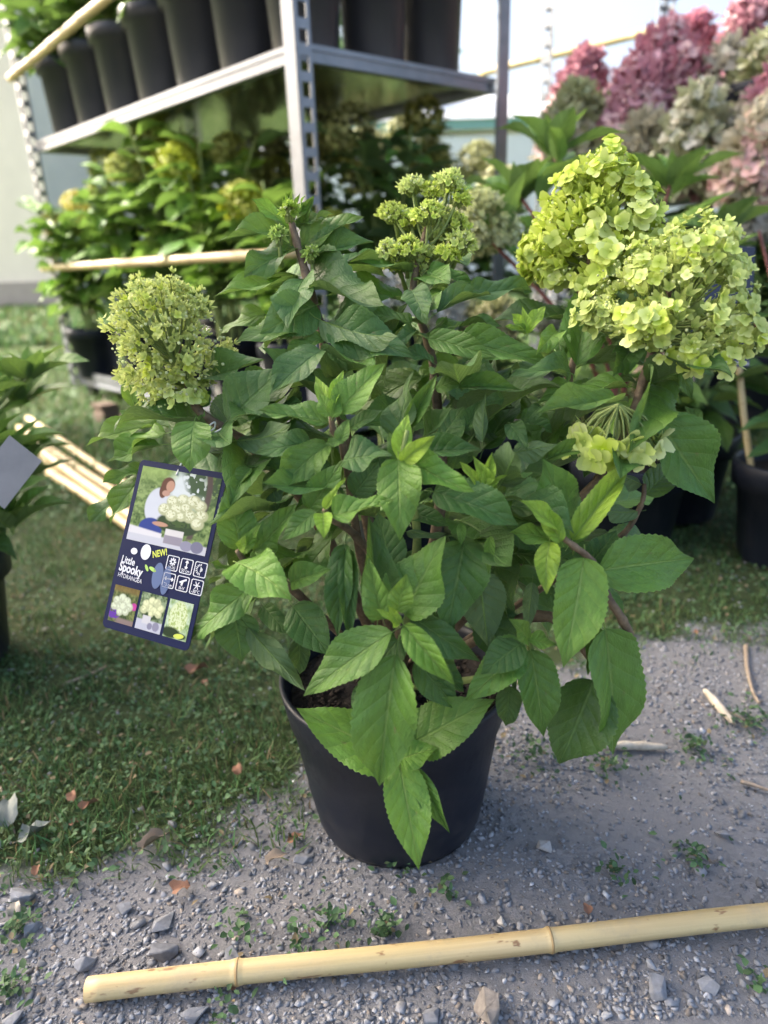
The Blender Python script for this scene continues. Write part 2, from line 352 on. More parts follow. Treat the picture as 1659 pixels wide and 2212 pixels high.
ICO = [ico(i, f) for i, f in enumerate((.5, .65, .45, .7, .35, .6))]
def rotz(a):
    c, s = np.cos(a), np.sin(a); z = np.zeros_like(a); o = np.ones_like(a)
    return np.stack([np.stack([c, -s, z], 1), np.stack([s, c, z], 1), np.stack([z, z, o], 1)], 1)
def fnoise(x, y, s, seed=0):
    """cheap smooth value noise on arrays"""
    x = np.asarray(x)/s+seed*17.3; y = np.asarray(y)/s-seed*9.1; xi = np.floor(x); yi = np.floor(y); fx = x-xi; fy = y-yi
    h = lambda a, b: np.modf(np.abs(np.sin(a*127.1+b*311.7)*43758.5453))[0]
    fx = fx*fx*(3-2*fx); fy = fy*fy*(3-2*fy)
    return (h(xi, yi)*(1-fx)+h(xi+1, yi)*fx)*(1-fy)+(h(xi, yi+1)*(1-fx)+h(xi+1, yi+1)*fx)*fy
def grassy(x, y):
    yb = np.interp(x, [-.6, -.32, -.15, -.08, .0, .12, .2, .5, 1.2], [.37, .405, .425, .49, .58, .66, .675, .74, .80])
    n = fnoise(x, y, .11, 1)*.5+fnoise(x, y, .045, 2)*.5
    wdt = np.where(x < .05, .10, .14)
    g = np.clip((y-yb)/wdt+.5+(n-.5)*1.5, 0, 1)
    far = np.clip((y-.95)/.5, 0, 1); g = np.maximum(g, far*(.6+.4*n))
    return g
# ------------------------------------------------------------------ ground
def gz(x, y):
    return (fnoise(x, y, .25, 5)-.5)*.010+(fnoise(x, y, .07, 6)-.5)*.004-.003
xs = np.unique(np.concatenate([np.linspace(-.7, .7, 85), np.sign(np.linspace(-1, 1, 90))*(.7+np.abs(np.linspace(-1, 1, 90))**4*260)]))
ys = np.unique(np.concatenate([np.linspace(.1, 1.4, 90), -(np.linspace(0, 1, 12)**3*120)+.1, 1.4+np.linspace(0, 1, 70)**3.5*300]))
X, Y = np.meshgrid(xs, ys); Z = gz(X, Y)*np.clip(1-(np.hypot(X, Y)-2)/4, 0, 1)
gv = np.stack([X.ravel(), Y.ravel(), Z.ravel()], 1); nx = len(xs); ii = np.arange((len(ys)-1)*(nx-1)); a = (ii//(nx-1))*nx+ii % (nx-1)
gf = np.stack([a, a+1, a+nx+1, a+nx], 1)
G = grassy(gv[:, 0], gv[:, 1])
def ground_mat():
    t = NT('ground_surface'); ca = t.n('VertexColor'); ca.layer_name = 'Col'; g = ca.outputs[0]; p = t.n('NewGeometry').outputs['Position']
    v = t.n('TexVoronoi'); v.distance = 'MANHATTAN'; v.inputs['Scale'].default_value = 260; wp = t.n('VectorMath', operation='ADD'); nzc = t.n('TexNoise'); nzc.inputs['Scale'].default_value = 90; sv = t.n('VectorMath', operation='SCALE'); t.l(p, nzc.inputs['Vector']); t.l(nzc.outputs['Color'], sv.inputs[0]); sv.inputs['Scale'].default_value = .008; t.l(p, wp.inputs[0]); t.l(sv.outputs[0], wp.inputs[1]); t.l(wp.outputs[0], v.inputs['Vector'])
    v2 = t.n('TexVoronoi'); v2.distance = 'MANHATTAN'; v2.inputs['Scale'].default_value = 120; t.l(wp.outputs[0], v2.inputs['Vector'])
    sep = t.n('SeparateColor'); t.l(v.outputs['Color'], sep.inputs[0])
    c = t.mix(sep.outputs[0], (.115, .12, .128), (.29, .293, .305)); c = t.mix(t.ramp(t.noise(30, p, 5, .65), .38, .66), c, (.252, .244, .240))
    c = t.mix(t.ramp(t.noise(7, p, 4), .3, .7), c, (.215, .212, .218))
    gc = t.mix(t.ramp(t.noise(60, p, 5, .7), .35, .65), (.032, .052, .018), (.065, .085, .033))
    far = t.mix(t.ramp(t.noise(3, p, 4), .3, .7), (.07, .12, .025), (.12, .18, .04))
    gc = t.mix(t.ramp(t.math('MULTIPLY', t.noise(1, p, 2), 1), -5, -4), gc, far) if False else gc
    sy = t.n('SeparateXYZ'); t.l(p, sy.inputs[0]); gc = t.mix(t.ramp(sy.outputs[1], 2.0, 6.0), gc, far)
    c = t.mix(t.ramp(t.math('ADD', g, t.math('MULTIPLY', t.math('SUBTRACT', t.noise(45, p, 4), .5), .6)), .35, .7), c, gc)
    t.set(Base_Color=c, Roughness=.95); t.p.inputs['Specular IOR Level'].default_value = .2
    sep2 = t.n('SeparateColor'); t.l(v2.outputs['Color'], sep2.inputs[0]); h = t.math('ADD', t.math('MULTIPLY', sep.outputs[1], .7), t.math('MULTIPLY', sep2.outputs[1], .8)); h = t.math('ADD', h, t.math('MULTIPLY', t.noise(420, p, 5, .75), 1.2))
    t.bump(h, .7, .0028); return t.m
tag(link('ground', mesh('ground', gv, gf, ground_mat(), True, col=np.repeat(G[:, None], 3, 1))), kind='structure')
def in_view(x, y, m=.08):
    return (np.abs(x) < .60*y+.16+m)
# gravel: uncountable small stones
def gravel(n, smin, smax, seed, yr=(.28, 1.0)):
    r = np.random.default_rng(seed); x = r.uniform(-.62, .72, n); y = yr[0]+(yr[1]-yr[0])*r.uniform(0, 1, n)**1.3
    k = in_view(x, y)&(r.uniform(0, 1, n) > grassy(x, y)*.93)&(fnoise(x, y, .09, 8)+r.uniform(-.4, .4, n) > .18); x = x[k]; y = y[k]; n = len(x)
    s = smin+(smax-smin)*r.uniform(0, 1, n)**2.5; L = []
    which = r.integers(0, len(ICO), n)
    tone = r.uniform(.13, .34, n)[:, None]*np.array([[.95, .985, 1.06]]); tone[r.uniform(0, 1, n) > .9] *= np.array([1.15, .98, .8])
    tone[r.uniform(0, 1, n) > .96] *= 1.7
    for i, (V, F) in enumerate(ICO):
        j = which == i; M = rotz(r.uniform(0, 6.28, j.sum()))*s[j][:, None, None]
        tx = r.uniform(-.3, .3, (j.sum(), 2)); M[:, 2, 0] += tx[:, 0]*s[j]; M[:, 2, 1] += tx[:, 1]*s[j]
        tt = np.stack([x[j], y[j], gz(x[j], y[j])+s[j]*.06], 1); L.append(batch(V, F, M, tt, tone[j]))
    V, F, c = joinb(L); return mesh('gravel', V, F, STONE, False, col=c)
tag(link('gravel', gravel(70000, .0010, .0034, 3)), 'fine grey gravel scattered over the compacted ground', 'gravel', kind='stuff')
tag(link('gravel', gravel(700, .0036, .0065, 4)), 'larger grey gravel chips lying between the fine gravel', 'gravel', kind='stuff')
# grass and knotweed
def blades(n, yr, lmin, lmax, wd, seed, pw=1.0, lean=1.0, xr=None, gamma=1.0):
    r = np.random.default_rng(seed); y = yr[0]+(yr[1]-yr[0])*r.uniform(0, 1, n)**pw; x = r.uniform(-1, 1, n)*(.62*y+.25)
    g = grassy(x, y); cl = fnoise(x, y, .03, 9)*.6+fnoise(x, y, .14, 13)*.4; k = (r.uniform(0, 1, n) < g**gamma)&(cl > .36*(y < 1.6)); x = x[k]; y = y[k]; cl = cl[k]; n = len(x)
    V = np.array([(-.5, 0, 0), (.5, 0, 0), (-.42, .45, .08), (.42, .45, .08), (0, 1, 0)]); T = np.array([(0, 1, 3), (0, 3, 2), (2, 3, 4)])
    az = r.uniform(0, 6.28, n); el = np.clip(r.normal(.75, .45, n)/lean, .05, 1.5)
    D = np.stack([np.cos(az)*np.cos(el), np.sin(az)*np.cos(el), np.sin(el)], 1); N = np.stack([-np.cos(az)*np.sin(el), -np.sin(az)*np.sin(el), np.cos(el)], 1)+r.normal(0, .3, (n, 3))
    M = frames(D, N); ln = r.uniform(lmin, lmax, n); M = M*np.stack([np.full(n, wd)*r.uniform(.6, 1.4, n), ln, ln], 1)[:, None, :]
    c = np.array([.074, .148, .048])*r.uniform(.6, 1.6, n)[:, None]; c[:, 0] *= r.uniform(.8, 1.5, n)
    dry = (r.uniform(0, 1, n) < .06+.22*(fnoise(x, y, .16, 11) > .68)); c[dry] = np.array([.22, .165, .085])*r.uniform(.6, 1.2, dry.sum())[:, None]
    return batch(V, T, M, np.stack([x, y, gz(x, y)*(y < 2)-.001], 1), c)
def herb(n, yr, seed, size=(.004, .009), xr=1.0, spots=None):
    """small oval leaves of knotweed and clover in low mats"""
    r = np.random.default_rng(seed); y = yr[0]+(yr[1]-yr[0])*r.uniform(0, 1, n); x = r.uniform(-1, xr, n)*(.62*y+.2)
    g = grassy(x, y); cl = fnoise(x, y, .035, 21)*.6+fnoise(x, y, .012, 22)*.4; k = (r.uniform(0, 1, n) < np.clip(g*1.5+.02, 0, 1))&(cl > .40); x = x[k]; y = y[k]
    if spots is not None:
        for sx, sy, sr, sn in spots:
            an = r.uniform(0, 6.28, sn); rr = sr*np.abs(r.normal(0, .6, sn)); x = np.append(x, sx+np.cos(an)*rr); y = np.append(y, sy+np.sin(an)*rr*1.1)
    n = len(x)
    V = np.array([(0, 0, 0), (-.42, .4, .1), (0, .45, 0), (.42, .4, .1), (-.3, .75, .06), (.3, .75, .06), (0, 1, -.04)]); T = np.array([(0, 2, 1), (0, 3, 2), (1, 2, 4), (2, 3, 5), (2, 6, 4), (2, 5, 6)])
    az = r.uniform(0, 6.28, n); el = r.normal(.25, .4, n); D = np.stack([np.cos(az)*np.cos(el), np.sin(az)*np.cos(el), np.sin(el)], 1); N = np.stack([np.zeros(n), np.zeros(n), np.ones(n)], 1)+r.normal(0, .35, (n, 3))
    s = r.uniform(*size, n); M = frames(D, N)*np.stack([s*r.uniform(.5, .9, n), s, s], 1)[:, None, :]
    c = np.array([.080, .150, .064])*r.uniform(.55, 1.5, n)[:, None]; dry = r.uniform(0, 1, n) < .06; c[dry] = (.24, .19, .11)
    return batch(V, T, M, np.stack([x, y, gz(x, y)+r.uniform(.001, .012, n)], 1), c)
def dpt(x, y): p = gnd(x, y); return p.x, p.y
weeds = [(*dpt(x, y), s, n) for x, y, s, n in [(860, 1860, .02, 50), (720, 1990, .022, 60), (640, 2040, .022, 40), (520, 2010, .02, 40), (40, 2010, .02, 100), (20, 2140, .018, 70), (490, 2190, .02, 30), (1500, 1850, .02, 60), (1310, 1650, .03, 90), (1500, 1620, .03, 90), (1620, 1560, .03, 120), (1150, 1640, .03, 80), (960, 1930, .012, 30), (1640, 2120, .012, 30), (830, 2010, .012, 60), (1330, 1890, .014, 40)]]
V, F, c = joinb([blades(80000, (.36, 1.7), .009, .024, .0014, 5, 1.2), blades(46000, (1.5, 5), .02, .05, .005, 6, 1.3), blades(30000, (4.5, 16), .05, .10, .02, 7, 1.4)])
tag(link('grass', mesh('grass', V, F, GRASS, True, col=c)), 'short patchy green lawn grass', 'grass', kind='stuff')
V, F, c = joinb([herb(26000, (.36, 1.25), 15, (.0035, .0075), spots=weeds), herb(20000, (1.2, 2.2), 16, (.008, .016))])
tag(link('ground_cover', mesh('ground_cover', V, F, GRASS, True, col=c)), 'low knotweed and clover leaves between grass and gravel', 'weeds', kind='stuff')

# ------------------------------------------------------------------ buildings and things far behind
WALL = simple('render_wall', (.72, .67, .61), .9, 0, 3, .05, .1); ROOFM = simple('roof_tile', (.22, .10, .07), .8, 0, 8, .25)
TEAL = simple('teal_canvas', (.26, .46, .44), .6, 0, 4, .1); WCAN = simple('white_canvas', (.80, .80, .80), .7, 0, 2, .04); DARKG = simple('window_glass', (.03, .04, .05), .1)
h1 = thing('house', 'pale rendered house wall standing across the lawn at left', 'house', (-7.2, 12.6, 0))
ang = math.radians(-20); ax = Vector((math.cos(ang), math.sin(ang), 0)); ay = Vector((-ax.y, ax.x, 0)); corner = gnd(145, 660); corner.z = 0
cc = Vector((corner.x, corner.y, 0)); h1.location = cc
def hb(u0, u1, v0, v1, z0, z1, name, mat, par):
    b = MB().box(ax*(-(u0+u1)/2)+ay*((v0+v1)/2)+Vector((0, 0, (z0+z1)/2)), ax*((u1-u0)/2), ay*((v1-v0)/2), (0, 0, (z1-z0)/2)); return b.build(name, mat, par)
hb(0, 9, 0, 6, 0, 4.3, 'wall', WALL, h1); hb(-.3, 9.3, -.35, 6.35, 4.3, 4.5, 'eave', ROOFM, h1); hb(0, 9, -.03, 0, 0, .35, 'plinth', simple('plinth', (.34, .31, .29), .9, 0, 6, .1), h1)
for k in (4.2, 6.8): q = hb(k, k+1.1, -.02, .0, 1.3, 2.7, 'window', simple('frame_white', (.7, .7, .68), .5), h1); hb(k+.08, k+1.02, -.026, -.018, 1.38, 2.62, 'pane', DARKG, q)
rf = MB(); base = [ax*(.3)+ay*-.35, ax*(-9.3)+ay*-.35, ax*(-9.3)+ay*6.35, ax*.3+ay*6.35]; base = [v+Vector((0, 0, 4.5)) for v in base]
rf.add(base+[ax*.3+ay*3+Vector((0, 0, 6.6)), ax*-9.3+ay*3+Vector((0, 0, 6.6))], [(0, 1, 5, 4), (2, 3, 4, 5), (0, 4, 3), (1, 2, 5)]).build('roof', ROOFM, h1)
def marquee(x, y, wdt, dep, eave, label, col):
    t = thing('marquee', label, 'tent', (x, y, 0)); b = MB()
    MB().abox(-wdt/2, wdt/2, -.02, .02, .12, eave-.18).build('side_wall', WCAN, t)
    MB().abox(-wdt/2, -wdt/2+.03, 0, dep, .12, eave-.18).build('side_wall', WCAN, t); MB().abox(wdt/2-.03, wdt/2, 0, dep, .12, eave-.18).build('side_wall', WCAN, t)
    v = MB()
    v.abox(-wdt/2-.06, wdt/2+.06, -.06, -.03, eave-.11, eave); v.build('valance', col, t)
    r = MB(); e = .1
    r.add([(-wdt/2-e, -e, eave), (wdt/2+e, -e, eave), (wdt/2+e, dep+e, eave), (-wdt/2-e, dep+e, eave), (-wdt/4, dep/2, eave+.55), (wdt/4, dep/2, eave+.55)], [(0, 1, 5, 4), (1, 2, 5), (2, 3, 4, 5), (3, 0, 4)]); r.build('roof', WCAN, t)
    for sx in (-1, 1):
        for yy in (0, dep): MB().tube([(sx*wdt/2, yy, 0), (sx*wdt/2, yy, eave)], .03, 8).build('pole', GALV, t)
    return t
marquee(1.9, 9.5, 5.6, 3, 2.05, 'white sided tent with teal edge behind the plant trolleys', TEAL)
marquee(6.6, 11.5, 3.6, 3, 2.6, 'pale teal edged tent far behind the pink flowers', TEAL)

# ------------------------------------------------------------------ trees: the unseen one at left is added to shade the foreground
def tree(loc, h, cr, label, seed, nl=9000, low=.45, leafs=.09):
    r = np.random.default_rng(seed); t = thing('tree', label, 'tree', loc)
    b = MB(); b.tube(spline([(0, 0, 0), (.06, .03, h*.25), (-.04, .05, h*.5), (.03, 0, h*.8)]), np.linspace(.16, .04, 19), 10)
    for k in range(9):
        a = k*2.4+r.uniform(-.3, .3); z0 = h*(low-.05+.45*k/9); e = Vector((math.cos(a)*cr*.75, math.sin(a)*cr*.75, z0+cr*.35)); b.tube(spline([(0, 0, z0), e*.5+Vector((0, 0, z0*.5)), e]), np.linspace(.06, .012, 13), 6)
    b.build('trunk', BARK, t, True)
    cl = r.normal(0, 1, (90, 3)); cl /= np.linalg.norm(cl, axis=1, keepdims=True); cl *= r.uniform(.35, 1, (90, 1))**.5*np.array([[cr, cr, h*(1-low)*.5]]); cl += np.array([0, 0, h*(low+(1-low)*.5)])
    P = cl[r.integers(0, 90, nl)]+r.normal(0, .19*cr, (nl, 3))*np.array([1, 1, .8]); D = r.normal(0, 1, (nl, 3)); N = r.normal(0, .6, (nl, 3))+np.array([0, 0, 1.])
    V = np.array([(0, 0, 0), (-.3, .45, .05), (.3, .45, .05), (0, 1, 0)]); T = np.array([(0, 2, 1), (1, 2, 3)]); s = r.uniform(.6, 1.3, nl)*leafs
    Vv, Ff, c = batch(V, T, frames(D, N)*s[:, None, None], P, np.array([.05, .11, .03])*r.uniform(.6, 1.5, nl)[:, None])
    link('crown', mesh('crown', Vv, Ff, GRASS, True, col=c), t); return t
tree((-7.15, 3.65, 0), 8.7, 1.0, 'tall narrow tree beside the stall that shades the front gravel', 31, 22000, .50, .17)
tree((-.6, 11.0, 0), 4.2, 1.5, 'round green tree far behind the left trolley', 32, 6000, .2, .10)

# ------------------------------------------------------------------ plant trolleys
TA, TB = math.radians(-45.2), math.radians(38.0)
A = Vector((math.cos(TA), math.sin(TA), 0)); B = Vector((math.cos(TB), math.sin(TB), 0))
NEAR = gnd(640, 118, .82); NEAR.z = 0
LLEN, LWID = 1.44, .615
def post(par, p, da, db, z0, z1, slot=(True, True)):
    b = MB(); wd = .036; th = .0018
    for d, o, s in ((da, db, slot[0]), (db, da, slot[1])):
        n = d.cross(Vector((0, 0, 1))).normalized()
        if s:
            for q in (.004, wd-.004): b.box(p+d*q+Vector((0, 0, (z0+z1)/2)), d*.004, n*th, (0, 0, (z1-z0)/2))
            b.box(p+d*(wd/2)+Vector((0, 0, z0+.004)), d*(wd/2-.008), n*th, (0, 0, .004))
            k = z0+.03
            while k < z1: b.box(p+d*(wd/2)+Vector((0, 0, k)), d*(wd/2-.008), n*th, (0, 0, .009)); k += .045
        else: b.box(p+d*(wd/2)+Vector((0, 0, (z0+z1)/2)), d*(wd/2), n*th, (0, 0, (z1-z0)/2))
    return rel(b.build('post', GALV, par), par)
def shelf(par, org, z, name='shelf', lip=.030):
    b = MB(); c = org-A*(LLEN/2)+B*(LWID/2); i = .03
    b.box(c+Vector((0, 0, z)), A*(LLEN/2-i), B*(LWID/2-i), (0, 0, .003)); s = rel(b.build(name, SHELF, par), par)
    e = MB()
    for o, d, n, L in ((org+B*i-A*(LLEN/2), A, B, LLEN/2-.02), (org+B*(LWID-i)-A*(LLEN/2), A, B, LLEN/2-.02), (org-A*i+B*(LWID/2), B, A, LWID/2-.045), (org-A*(LLEN-i)+B*(LWID/2), B, A, LWID/2-.045)):
        for k, (zz, off, hh, ww) in enumerate(((0, 0, lip/2, .007), (lip*.32, 0, lip*.18, .010), (-lip*.45, 0, .004, .011))):
            e.box(o+Vector((0, 0, z+zz)), d*L*(1-.0005*k), n*ww, (0, 0, hh))
    q = rel(e.build('shelf_lip', GALV, par), par); return s
def wheel(par, p):
    b = MB(); d = A; n = B; r = .03
    V = []; N = 16
    for s in (-1, 1):
        for k in range(N): V.append(p+n*(.012*s)+d*(r*math.cos(2*math.pi*k/N))+Vector((0, 0, r*math.sin(2*math.pi*k/N)+r)))
    b.add(V, [tuple(range(N)), tuple(range(2*N-1, N-1, -1))]+[(k, (k+1) % N, N+(k+1) % N, N+k) for k in range(N)])
    b.box(p+Vector((0, 0, .052)), d*.014, n*.014, (0, 0, .012)); return rel(b.build('wheel', simple('wheel_rubber', (.03, .03, .032), .6), par), par)
def trolley(org, label, shelves, top, lip=.03, baselip=.045):
    t = thing('plant_trolley', label, 'trolley', org)
    for u, v, da, db, sl in ((0, 0, -A, B, (False, True)), (1, 0, A, B, (True, True)), (0, 1, -A, -B, (False, False)), (1, 1, A, -B, (True, True))):
        post(t, org-A*(LLEN*u)+B*(LWID*v), da, db, .035, top, sl); wheel(t, org-A*(LLEN*u-(.06 if u else -.06))+B*(LWID*v+(.05 if not v else -.05)))
    shelf(t, org, .068, 'base_shelf', baselip)
    for z in shelves: shelf(t, org, z, 'shelf', lip)
    return t
t1 = trolley(NEAR, 'galvanised steel plant trolley with pots on its upper shelf', [.835], 1.65)
T2 = at(1163, 300, 2.05); T2.z = 0; T2 = T2+A*LLEN+B*.0
t2 = trolley(T2, 'second galvanised trolley carrying the pink flowering hydrangeas', [.60, 1.22], 1.65)
def cane(pts, r, label, cat='bamboo cane', group=None, nodes=4, name='bamboo_cane', seed=0):
    rr = random.Random(seed); P0 = Vector(pts[0]); P1 = Vector(pts[1]); L = (P1-P0).length; d = (P1-P0)/L
    t = thing(name, label, cat, P0, group)
    b = MB(); N = 26; P = []; R = []
    ns = [(k+.5+rr.uniform(-.12, .12))/nodes for k in range(nodes)]
    ss = sorted(set(list(np.linspace(0, 1, N))+[q+e for q in ns for e in (-.012, -.004, 0, .004, .012)]))
    for s in ss:
        if not 0 <= s <= 1: continue
        dn = min(abs(s-q) for q in ns); P.append(Vector((s*L, math.sin(s*5+seed)*r*.25, 0))); R.append(r*(1-.08*s)*(1+(.13 if dn < .006 else (.05 if dn < .014 else 0))))
    b.tube(P, R, 14); o = b.build('culm', BAMBOO, t, True); q = d.to_track_quat('X', 'Z'); o.rotation_mode = 'QUATERNION'; o.rotation_quaternion = q
    for s in ns:
        k = MB().tube([(s*L-r*.10, math.sin(s*5+seed)*r*.25, 0), (s*L+r*.10, math.sin(s*5+seed)*r*.25, 0)], r*1.16*(1-.08*s), 14).build('node', NODE, t, True); k.rotation_mode = 'QUATERNION'; k.rotation_quaternion = q
    return t
def on_face(x, y, org, n):            # point of the pixel ray on a trolley's vertical face
    r = FW+RT*((x-829.5)/FPX)-UP*((y-1106)/FPX); k = (org-C0).dot(n)/r.dot(n); return C0+r*k
nB = A.cross(Vector((0, 0, 1)))
F0 = NEAR-B*.02
cane((on_face(20, 168, F0, nB), on_face(300, -58, F0, nB)), .013, 'sunlit bamboo rail tied above the upper shelf pots at left', seed=1)
cane((on_face(92, 580, F0, nB), on_face(640, 545, F0, nB)), .012, 'bamboo rail across the lower level of the left trolley', seed=2)
F2 = T2-B*.02
cane((on_face(1420, 352, F2, nB), on_face(1720, 330, F2, nB)), .011, 'bamboo rail in front of the pink hydrangeas', seed=3)
F3 = T2+B*1.3
cane((on_face(1040, 158, F3, nB), on_face(1445, 56, F3, nB)), .019, 'orange sunlit bamboo rail behind the pink hydrangeas', seed=4)
pz = on_face(1436, 60, F3, nB)
cane((pz+Vector((0, 0, .03)), Vector((pz.x, pz.y, .0))), .019, 'upright bamboo post under the orange sunlit rail', seed=5)
# ------------------------------------------------------------------ pots, heads, plants
def pot_profile(R, H, rim=.04, taper=.76, band=1.0):
    rb = R*taper; k = R*.035
    ro = lambda z: rb+(R-rb)*z/H
    if band < .5: return [(0, .004), (rb*.9, .004), (rb*.96, 0), (rb, .006), (ro(H*.30), H*.30), (ro(H*.31)-.0004, H*.31), (ro(H-rim)-.0006, H-rim), (ro(H-rim)+.0014, H-rim+.0012), (R+.0012, H-.004), (R+.0016, H-.001), (R+.0002, H), (R-.002, H), (R-.003, H-.006), (ro(H*.72)-.003, H*.78), (0, H*.80)]
    return [(0, .004), (rb*.9, .004), (rb*.96, 0), (rb, .006), (ro(H-rim)-k*.4, H-rim), (R+k*1.1*band, H-rim+.001), (R+k*1.5*band, H-.002), (R+k*1.2*band, H), (R-k*.6, H), (R-k*1.2, H-.006), (ro(H*.72)-k*1.6, H*.78), (0, H*.80)]
POTMESH = {}
def add_pot(par, R, H, rim=.035, n=40, taper=.76, level=.86, band=1.0):
    key = (round(R, 4), round(H, 4), round(rim, 4), taper)
    if key not in POTMESH:
        b = MB().lathe((0, 0, 0), pot_profile(R, H, rim, taper, band)[:-1], n); sb = MB(); NN = 24; rs = [0, .3, .6, .85, 1.0]
        r_ = random.Random(3); V = [(0, 0, H*level)]; F = []
        for q in rs[1:]:
            for k in range(NN): V.append((R*.93*q*math.cos(2*math.pi*k/NN), R*.93*q*math.sin(2*math.pi*k/NN), H*level+r_.uniform(-.004, .004)*(q < 1)))
        F += [(0, 1+k, 1+(k+1) % NN) for k in range(NN)]
        for j in range(len(rs)-2): F += [(1+j*NN+k, 1+(j+1)*NN+k, 1+(j+1)*NN+(k+1) % NN, 1+j*NN+(k+1) % NN) for k in range(NN)]
        POTMESH[key] = (mesh('pot', b.V, b.F, POTB if H > .2 else POT, True), mesh('soil', V, F, SOIL, False))
    a, s = POTMESH[key]; p = link('pot', a, par); q = link('soil', s, par); return p
def head_points(n, R, H, r, prof='cone', lo=0.0):
    """positions and normals on a panicle, local axis +Z, base at 0"""
    v = lo+(1-lo)*r.uniform(0, 1, n)**(1.35 if prof[:4] == 'cone' else 1.0); az = r.uniform(0, 2*math.pi, n)
    if prof == 'cone': rad = (1-v**1.35)**.62*(.80+.20*np.clip(v/.15, 0, 1))
    elif prof == 'cone2': rad = (1-v)**.58*(.78+.22*np.clip(v/.12, 0, 1))
    else: rad = np.sqrt(np.clip(1-(2*v*.82-.62)**2, 0, 1))
    lump = 1+.16*np.sin(az*3+v*7)*np.cos(v*9+az*2); rr = R*rad*lump*(1-.28*r.uniform(0, 1, n)**2)
    P = np.stack([rr*np.cos(az), rr*np.sin(az), v*H], 1); sl = (.35+.9*v if prof[:4] == 'cone' else (v-.35)*2.2)
    N = np.stack([np.cos(az), np.sin(az), sl], 1)+r.normal(0, .32, (n, 3)); N /= np.linalg.norm(N, axis=1, keepdims=True)
    return P, N, v
def axis_frame(ax_):
    ax_ = Vector(ax_).normalized(); return np.array(Vector((0, 0, 1)).rotation_difference(ax_).to_matrix())
def bg_head(par, base, axis, R, H, cols, r, n=130, fs=.03, prof='cone', mixn=.5, name='flower_head'):
    """one flower head of joined florets, for plants out of focus"""
    P, N, v = head_points(n, R, H, r, prof); Q = axis_frame(axis); P = P@Q.T+np.array(base); N = N@Q.T
    T = r.normal(0, 1, (n, 3)); M = frames(np.cross(N, T), N); M = M*(fs*r.uniform(.7, 1.25, n)*(1-.3*v))[:, None, None]
    cc = np.array(cols); nzv = np.clip(fnoise(P[:, 0]*1+P[:, 2], P[:, 1]-P[:, 2], R*.9, 3)*1.6-.3+r.normal(0, .15, n), 0, 1)
    c = cc[0][None]*(1-nzv[:, None])+cc[1][None]*nzv[:, None]; c = c*r.uniform(.8, 1.15, n)[:, None]; L = []
    wh = r.integers(0, 3, n)
    for i in range(3):
        j = wh == i; V, F, S = FT[i] if fs > .012 else FTB[i]; L.append(batch(V, F, M[j], P[j], c[j]))
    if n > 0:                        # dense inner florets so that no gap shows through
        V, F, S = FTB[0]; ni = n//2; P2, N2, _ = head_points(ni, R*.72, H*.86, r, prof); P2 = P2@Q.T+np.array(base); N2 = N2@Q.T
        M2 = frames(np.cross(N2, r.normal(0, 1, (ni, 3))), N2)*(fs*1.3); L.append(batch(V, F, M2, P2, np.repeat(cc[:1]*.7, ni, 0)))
    Vv, Ff, c = joinb(L); o = link(name, mesh(name, Vv-np.array(par.location), Ff, PETAL, True, col=c), par); return o
LIME = [(.50, .56, .08), (.66, .68, .20)]; CREAM = [(.62, .64, .34), (.76, .70, .55)]; PINK = [(.68, .28, .36), (.80, .56, .54)]; BLUSH = [(.74, .68, .50), (.76, .50, .50)]; WHITE = [(.72, .72, .66), (.78, .74, .72)]; GOLD = [(.58, .52, .06), (.66, .62, .14)]
